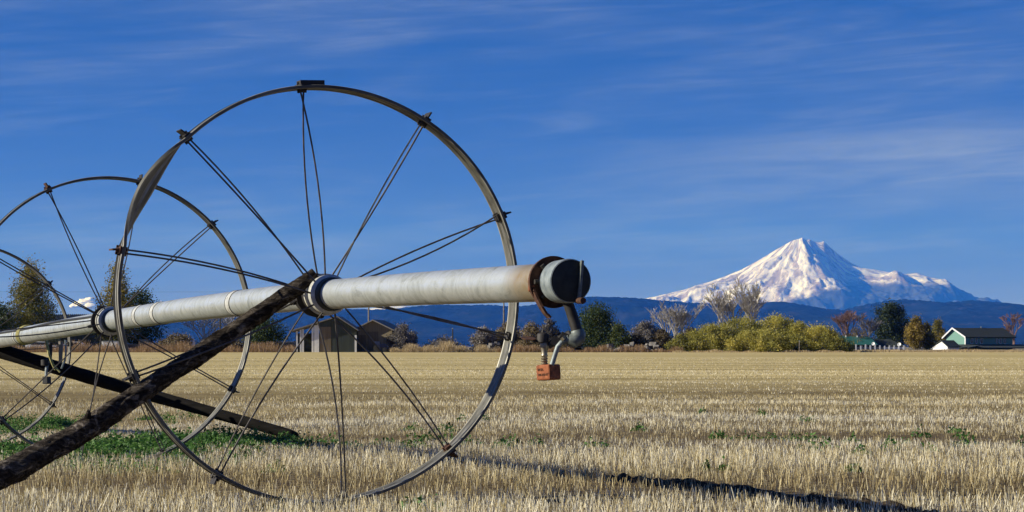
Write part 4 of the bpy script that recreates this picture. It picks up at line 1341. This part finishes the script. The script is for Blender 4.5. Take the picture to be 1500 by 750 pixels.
# dark barn between the poplars
d = 350.0; sc = d / F
o = P(58, 516, d); o.z = 0
t = thing("barn", o, "long dark barn with a ribbed metal roof between the two poplars", "barn")
MB().box(o + Vector((48 * sc, 6, 17 * sc)), (96 * sc, 11, 34 * sc)).build("wall", M_WALL_DARK, t)
mb = MB().prism([o + Vector((-1, -0.6, 34 * sc)), o + Vector((-1, 6, 54 * sc)), o + Vector((-1, 6, 55.2 * sc)), o + Vector((-1, -0.6, 35.2 * sc))], Vector((98 * sc + 1, 0, 0)))
mb.prism([o + Vector((-1, 12.6, 34 * sc)), o + Vector((-1, 6, 54 * sc)), o + Vector((-1, 6, 55.2 * sc)), o + Vector((-1, 12.6, 35.2 * sc))], Vector((98 * sc + 1, 0, 0)))
roof = mb.build("roof", M_ROOF_METAL, t)
for i in range(33):
    x = -0.8 + i * 3 * sc
    MB().prism([o + Vector((x, -0.62, 35.4 * sc)), o + Vector((x, 5.9, 55.2 * sc)), o + Vector((x, 5.9, 56.2 * sc)), o + Vector((x, -0.62, 36.4 * sc))], Vector((0.07, 0, 0))).build("roof_rib", M_ROOF_METAL, roof)

# white trailer and vehicles at the left
def wheel_disc(t, c, rr, wd=0.22, name="wheel"):
    w = MB().lathe(Vector(c) - Vector((0, wd / 2, 0)), (0, 1, 0), [(0, rr * 0.62), (0.03, rr), (wd - 0.03, rr), (wd, rr * 0.62)], 18).build(name, M_BLACK, t, True)
    MB().lathe(Vector(c) - Vector((0, wd / 2 + 0.01, 0)), (0, 1, 0), [(0, rr * 0.2), (0.01, rr * 0.58), (0.03, rr * 0.58)], 14).build("rim", M_GALV, w, True)
d = 320.0; sc = d / F
o = P(165, 516, d); o.z = 0
t = thing("trailer", o, "white box trailer below the second wheel's hub", "trailer", "vehicles at the far left edge of the field")
MB().box(o + Vector((0, 0, 0.95)), (28 * sc, 2.0, 1.05)).build("body", M_WHITE, t, bevel=0.06)
MB().box(o + Vector((0, -1.02, 1.5)), (28.4 * sc, 0.06, 0.08)).build("top_rail", M_GALV, t)
MB().box(o + Vector((0.5, -1.03, 0.95)), (0.7, 0.05, 0.8)).build("door", M_CAR_WHITE, t)
MB().tube([o + Vector((13.5 * sc, 0, 0.5)), o + Vector((20 * sc, 0, 0.45))], 0.06, 6).build("tow_bar", M_DARK_IRON, t)
for x in (-0.45, 0.35):
    for y in (-0.95, 0.95):
        wheel_disc(t, o + Vector((x, y, 0.33)), 0.33)

def car(px, d, label, paint, pickup=False, group="vehicles at the far left edge of the field"):
    o = P(px, 516, d); o.z = 0
    t = thing("parked_pickup" if pickup else "parked_car", o, label, "pickup" if pickup else "car", group)
    if pickup:
        body = [(-2.5, 0.5), (2.45, 0.5), (2.5, 0.95), (1.2, 1.08), (0.55, 1.75), (-0.6, 1.75), (-0.75, 1.1), (-2.5, 1.1)]
        win = [(1.05, 1.1), (0.5, 1.66), (-0.5, 1.66), (-0.6, 1.1)]
    else:
        body = [(-2.15, 0.4), (2.1, 0.4), (2.2, 0.8), (1.25, 0.95), (0.55, 1.42), (-1.0, 1.45), (-1.75, 1.0), (-2.2, 0.92)]
        win = [(1.1, 0.95), (0.5, 1.36), (-0.95, 1.38), (-1.5, 1.0)]
    MB().prism([o + Vector((x, -0.85, z)) for x, z in body], (0, 1.7, 0)).build("body", paint, t, bevel=0.05)
    MB().prism([o + Vector((x, -0.87, z)) for x, z in win], (0, 1.74, 0)).build("window", M_GLASS, t)
    for x in (-1.4, 1.4):
        for y in (-0.78, 0.78):
            wheel_disc(t, o + Vector((x, y, 0.33)), 0.33)
    for y in (-0.6, 0.6):
        MB().box(o + Vector((2.17 if not pickup else 2.47, y, 0.75)), (0.08, 0.3, 0.14)).build("headlight", M_GALV, t)
car(62, 324, "white car at the far left, under the pipe by the hanging counterweight", M_CAR_WHITE)
car(112, 326, "white car parked left of the white box trailer", M_CAR_WHITE)
car(212, 322, "dark pickup parked right of the white box trailer", M_CAR_DARK, True)

# white tarp over a leaning frame
o = P(281, 516, 310.0); o.z = 0; sc = 310 / F
t = thing("tarp", o, "small pointed white tarp hung on a dark post among the brush", "tarp")
MB().prism([o + Vector((0.0, 0, 4 * sc)), o + Vector((6 * sc, 0.2, 4 * sc)), o + Vector((4.2 * sc, 0.1, 11 * sc)), o + Vector((2.6 * sc, 0, 20 * sc)), o + Vector((1.2 * sc, 0, 12 * sc))], (0.05, 0.25, 0)).build("cloth", M_WHITE, t)
MB().tube([o + Vector((-0.1, 0.1, 0)), o + Vector((-5 * sc, 0.1, 19 * sc))], [0.12, 0.09], 6).build("post", M_DARK_IRON, t)

# poles and posts
def pole(name, label, px, d, h_px, rad, mat, cross=False, cat="pole", group=None):
    sc = d / F
    o = P(px, 516, d); o.z = 0
    t = thing(name, o, label, cat, group)
    MB().tube([o - Z * 0.2, o + Z * h_px * sc], [rad, rad * 0.75], 8).build("shaft", mat, t, True)
    if cross:
        MB().box(o + Z * (h_px * sc - 0.35), (1.7, 0.12, 0.12)).build("crossarm", mat, t)
        for x in (-0.75, 0.75, 0.0):
            MB().lathe(o + Vector((x, 0, h_px * sc - 0.29)), (0, 0, 1), [(0, 0.05), (0.1, 0.07), (0.2, 0.03)], 8).build("insulator", M_GALV, t)
    else:
        MB().lathe(o + Z * (h_px * sc - 0.02), (0, 0, 1), [(0, rad * 0.8), (0.1, rad * 0.9), (0.16, rad * 0.3)], 8).build("cap", M_GALV, t)
pole("utility_pole", "thin tall pole left of the wheel's right rim", 738, 326, 72, 0.13, M_POST)
pole("utility_pole", "dark pole seen above the leaning log", 323, 330, 52, 0.12, M_DARK_IRON)
pole("fence_post", "short dark post with a pale cap right of the sheds", 663, 316, 34, 0.10, M_DARK_IRON, cat="post")
pole("fence_post", "pale grey post in front of the willow thicket", 1171, 299, 16, 0.07, M_POST, cat="post")
pw = [P(x, 426.5 + 1.2 * math.sin(math.pi * (x + 120) / 660.0), 380.0) for x in range(-120, 541, 60)]
t = thing("power_line", (pw[0].x, 380.0, 0), "faint power line strung level across the sky behind the left wheels", "power line")
MB().tube(pw, 0.012, 4).build("wire", M_BLACK, t)
for x in (-120, 540):
    q = P(x, 426.5, 380.0)
    MB().tube([Vector((q.x, 380.15, -0.2)), Vector((q.x, 380.15, q.z + 0.5))], [0.16, 0.12], 8).build("pole", M_POST, t)

# rubble heaps
def rubble(label, px0, px1, d, h_px, n, seed, bright=0.0):
    rnd = random.Random(seed)
    sc = d / F
    o = P((px0 + px1) / 2, 516, d); o.z = 0
    t = thing("rubble_heap", o, label, "rubble heap", "rubble heaps at the field edge")
    half = (px1 - px0) * sc / 2
    for i in range(n):
        u = rnd.uniform(-1, 1)
        hh = h_px * sc * (1 - abs(u) ** 2.2) * (0.6 + 0.4 * math.sin(u * 6 + seed))
        s = rnd.uniform(0.22, 0.55)
        c = o + Vector((u * half, rnd.uniform(-0.8, 0.8), max(0.1, rnd.random() * hh)))
        m = Matrix.Rotation(rnd.uniform(0, 3.1), 3, 'Z') @ Matrix.Rotation(rnd.uniform(-0.7, 0.7), 3, 'X')
        bx = MB().box(Vector((0, 0, 0)), (s * rnd.uniform(0.8, 1.8), s, s * rnd.uniform(0.5, 1.0)))
        for v in bx.v:
            v *= rnd.uniform(0.75, 1.2)
        bx.v = [c + m @ v for v in bx.v]
        bx.build("stone", M_STONE if rnd.random() > bright else M_WHITE, t)
rubble("low heap of pale rubble stones left of the grey bush", 668, 702, 305, 8, 40, 1, 0.0)
rubble("heap of grey rubble behind the wheel's right rim", 700, 752, 306, 16, 70, 2, 0.0)
rubble("heap of broken pale slabs right of the dense green tree", 884, 912, 304, 13, 34, 3, 0.08)
rubble("dark rubble heap in front of the purple-grey bush", 905, 975, 306, 17, 80, 5, 0.0)

# house with pale green gable
d = 600.0; sc = d / F
yaw = math.radians(56)
gr = Vector((math.cos(yaw), -math.sin(yaw), 0))        # along the gable wall, to the right and towards the camera
gb = Vector((math.sin(yaw), math.cos(yaw), 0))         # along the ridge, away
o = P(1386, 512, d); o.z = 0
t = thing("house", o, "two storey house with pale green sunlit gable and long dark roof", "house", "houses at the right")
wdt = 22 * sc / math.cos(yaw)
L = 80 * sc / math.sin(yaw)
prof = [(0, 0), (wdt, 0), (wdt, 18.5 * sc), (wdt * 0.42, 30 * sc), (0, 18.5 * sc)]
MB().prism([o + gr * x + Z * z for x, z in prof], gb * L).build("wall", M_GREEN_SIDING, t)
mb = MB()
ov = 0.7
for (xa, zz) in ((-0.6, 16.2), (wdt + 0.6, 16.9)):
    lo_, hi_ = o + gr * xa + Z * zz * sc - gb * ov, o + gr * wdt * 0.42 + Z * 30.4 * sc - gb * ov
    mb.prism([lo_, hi_, hi_ + Z * 0.25, lo_ + Z * 0.25], gb * (L + 2 * ov))
roof = mb.build("roof", M_ROOF_GREY, t)
mb = MB()
for (xa, zz) in ((-0.8, 15.4), (wdt + 0.7, 16.4)):
    lo_, hi_ = o + gr * xa + Z * zz * sc - gb * (ov + 0.1), o + gr * wdt * 0.42 + Z * 30.0 * sc - gb * (ov + 0.1)
    mb.prism([lo_, hi_, hi_ + Z * 0.42, lo_ + Z * 0.42], gb * 0.1)
mb.build("barge_board", M_WHITE, roof)
mb = MB().box(o + gr * (wdt - 0.1) - gb * 0.04 + Z * 11 * sc, (0.35, 0.1, 15 * sc), Matrix((gr, gb, Z)).transposed())
mb.build("corner_board", M_WHITE, t)
mb = MB().box(o + gr * (wdt / 2) - gb * 0.06 + Z * 5.4 * sc, (wdt + 0.2, 0.12, 0.32), Matrix((gr, gb, Z)).transposed())
mb.build("trim_board", M_WHITE, t)
for x0, x1 in ((0.10, 0.155), (0.20, 0.245), (0.30, 0.36), (0.64, 0.68), (0.71, 0.76), (0.80, 0.85)):
    c = o + gr * (wdt + 0.05) + gb * L * (x0 + x1) / 2 + Z * 12.5 * sc
    w = MB().box(c, (0.12, L * (x1 - x0), 7.5 * sc), Matrix((gr, gb, Z)).transposed()).build("window", M_WHITE, t)
    MB().box(c + gr * 0.05, (0.08, L * (x1 - x0) - 0.2, 7.5 * sc - 0.2), Matrix((gr, gb, Z)).transposed()).build("pane", M_GLASS, w)
# skirt roof and ground floor
mb = MB()
q0 = o + gr * (wdt + 0.1) + Z * 6.2 * sc - gb * 2.5
q1 = o + gr * (wdt + 5.5) + Z * 1.6 * sc - gb * 2.5
mb.prism([q0, q1, q1 + Z * 0.25, q0 + Z * 0.25], gb * (L + 8))
f0 = o - gr * 0.5 + Z * 5.2 * sc - gb * 0.3
mb.prism([f0, f0 - gb * 4.2 - Z * 3.6 * sc, f0 - gb * 4.2 - Z * 3.6 * sc + Z * 0.25, f0 + Z * 0.25], gr * (wdt + 6.0))
mb.build("porch_roof", M_ROOF_GREY, t)
MB().box(o + gr * (wdt / 2) - gb * 4.6 + Z * 1.9 * sc, (wdt + 2.5, 0.12, 0.3), Matrix((gr, gb, Z)).transposed()).build("fascia_board", M_WHITE, t)
MB().box(o + gr * (wdt / 2) - gb * 3.6 + Z * 0.4 * sc, (wdt * 0.6, 0.12, 2.4 * sc), Matrix((gr, gb, Z)).transposed()).build("porch_wall", M_WHITE, t)
o2 = P(1366, 512, 588.0); o2.z = 0
aw = 17 * sc / math.cos(yaw)
MB().prism([o2 + gr * x + Z * z for x, z in ((0, 0), (aw, 0), (aw, 4.0 * sc), (aw * 0.6, 11.5 * sc), (0, 3.2 * sc))], gb * 4.0).build("annex_wall", M_WHITE, t)
mb = MB()
for (xa, zz) in ((-1.2, 1.6), (aw + 0.4, 3.2)):
    lo_, hi_ = o2 + gr * xa + Z * zz * sc - gb * 0.25, o2 + gr * aw * 0.6 + Z * 12.4 * sc - gb * 0.25
    mb.prism([lo_, hi_, hi_ + Z * 0.2, lo_ + Z * 0.2], gb * 4.5)
mb.build("annex_roof", M_ROOF_GREY, t)
MB().lathe(P(1437, 482.5, 603), (0, 0, 1), [(0, 0.12), (0.5, 0.12), (0.55, 0.2), (0.7, 0.2)], 8).build("chimney_pipe", M_GALV, roof)

# green roofed house with grey wing
d = 560.0; sc = d / F
o = P(1236, 512, d); o.z = 0
t = thing("house", o, "low house with a dark green metal roof beside the willow thicket", "house", "houses at the right")
r, b, _ = frame3(math.radians(6))
MB().box(o + r * 24 * sc + b * 4 + Z * 4 * sc, (44 * sc, 8, 9 * sc), Matrix((r, b, Z)).transposed()).build("wall", M_WALL_DARK, t)
mb = MB()
e0, e1 = o - r * 4 * sc - b * 0.5 + Z * 8.2 * sc, o + r * 1 * sc + b * 4 + Z * 19.5 * sc
mb.add([o - r * 4 * sc - b * 0.6 + Z * 7.4 * sc, o + r * 50 * sc - b * 0.6 + Z * 7.4 * sc, o + r * 46 * sc + b * 4 + Z * 19.2 * sc, o + r * 0 * sc + b * 4 + Z * 20 * sc,
        o - r * 4 * sc + b * 8.6 + Z * 7.4 * sc, o + r * 50 * sc + b * 8.6 + Z * 7.4 * sc], [(0, 1, 2, 3), (5, 4, 3, 2), (1, 5, 2), (4, 0, 3), (0, 4, 5, 1)])
roof = mb.build("roof", M_ROOF_GREEN, t)
for x in (9, 26):
    MB().tube([o + r * x * sc + b * 3.6 + Z * 18.5 * sc, o + r * x * sc + b * 3.6 + Z * 21 * sc], 0.14, 6).build("vent_pipe", M_WHITE, roof)
for x in (24, 31, 38):
    w = flat_panel(t, "window", M_WHITE, o, r, b, x * sc, (x + 4) * sc, 1.2 * sc, 6.6 * sc)
    flat_panel(t, "pane", M_GLASS, o, r, b, (x + 0.6) * sc, (x + 3.4) * sc, 1.8 * sc, 6.0 * sc, 0.06, 0.05).parent = w
def dish(label, px, py, d, rad):
    c = P(px, py, d)
    t = thing("satellite_dish", c, label, "satellite dish", "satellite dishes on the low house")
    nv = Vector((-0.45, -0.8, 0.35)).normalized()
    MB().lathe(c, nv, [(0.0, 0.05), (0.06, rad * 0.5), (0.2, rad), (0.23, rad), (0.1, rad * 0.5)], 18).build("reflector", M_WHITE, t, True)
    MB().tube([c - nv * 0.02, c - nv * 0.4 - Z * 0.5], 0.06, 6).build("mount", M_GALV, t)
    MB().tube([c + nv * 0.1 - Z * rad * 0.7, c + nv * 0.9], 0.04, 5).build("feed_arm", M_GALV, t)
dish("white satellite dish where the green roof meets the grey roof", 1279.5, 504, 555.0, 0.42)
dish("white satellite dish at the right end of the grey roof", 1317.5, 505, 555.0, 0.48)

o = P(1281, 512, 564.0); o.z = 0; sc = 564.0 / F
t = thing("house_wing", o, "house wing with a grey hipped shingle roof below the dark evergreen", "house", "houses at the right")
MB().box(o + r * 22 * sc + b * 3.5 + Z * 3 * sc, (42 * sc, 6, 7 * sc), Matrix((r, b, Z)).transposed()).build("wall", M_WALL_DARK, t)
MB().add([o - r * 3 * sc - b * 0.6 + Z * 4.5 * sc, o + r * 46 * sc - b * 0.6 + Z * 4.5 * sc, o + r * 30 * sc + b * 3.5 + Z * 15.5 * sc, o + r * 2 * sc + b * 3.5 + Z * 15.3 * sc,
          o - r * 3 * sc + b * 7.6 + Z * 4.5 * sc, o + r * 46 * sc + b * 7.6 + Z * 4.5 * sc], [(0, 1, 2, 3), (5, 4, 3, 2), (1, 5, 2), (4, 0, 3), (0, 4, 5, 1)]).build("roof", M_ROOF_GREY, t)
for x in (4, 14, 24, 34):
    w = flat_panel(t, "window", M_WHITE, o, r, b, x * sc, (x + 4.5) * sc, 0.6 * sc, 4.2 * sc)
    flat_panel(t, "pane", M_GLASS, o, r, b, (x + 0.6) * sc, (x + 3.9) * sc, 1.0 * sc, 3.8 * sc, 0.06, 0.05).parent = w

# white fence in front of the low house
o = P(1254, 512, 540.0); o.z = 0; sc = 540.0 / F
t = thing("fence", o, "pale board fence with white posts in front of the low house", "fence")
for i in range(11):
    x = i * 7.0 * sc
    hgt = random.choice((0.95, 1.05, 1.3))
    MB().box(o + Vector((x, 0, hgt / 2)), (0.28, 0.2, hgt)).build("post", M_WHITE, t)
for z in (0.28, 0.55):
    for i in range(10):
        MB().box(o + Vector(((i + 0.5) * 7.0 * sc, 0.02, z)), (7.0 * sc - 0.3, 0.06, 0.2)).build("board", M_GREY_SIDING if i < 6 else M_WHITE, t)
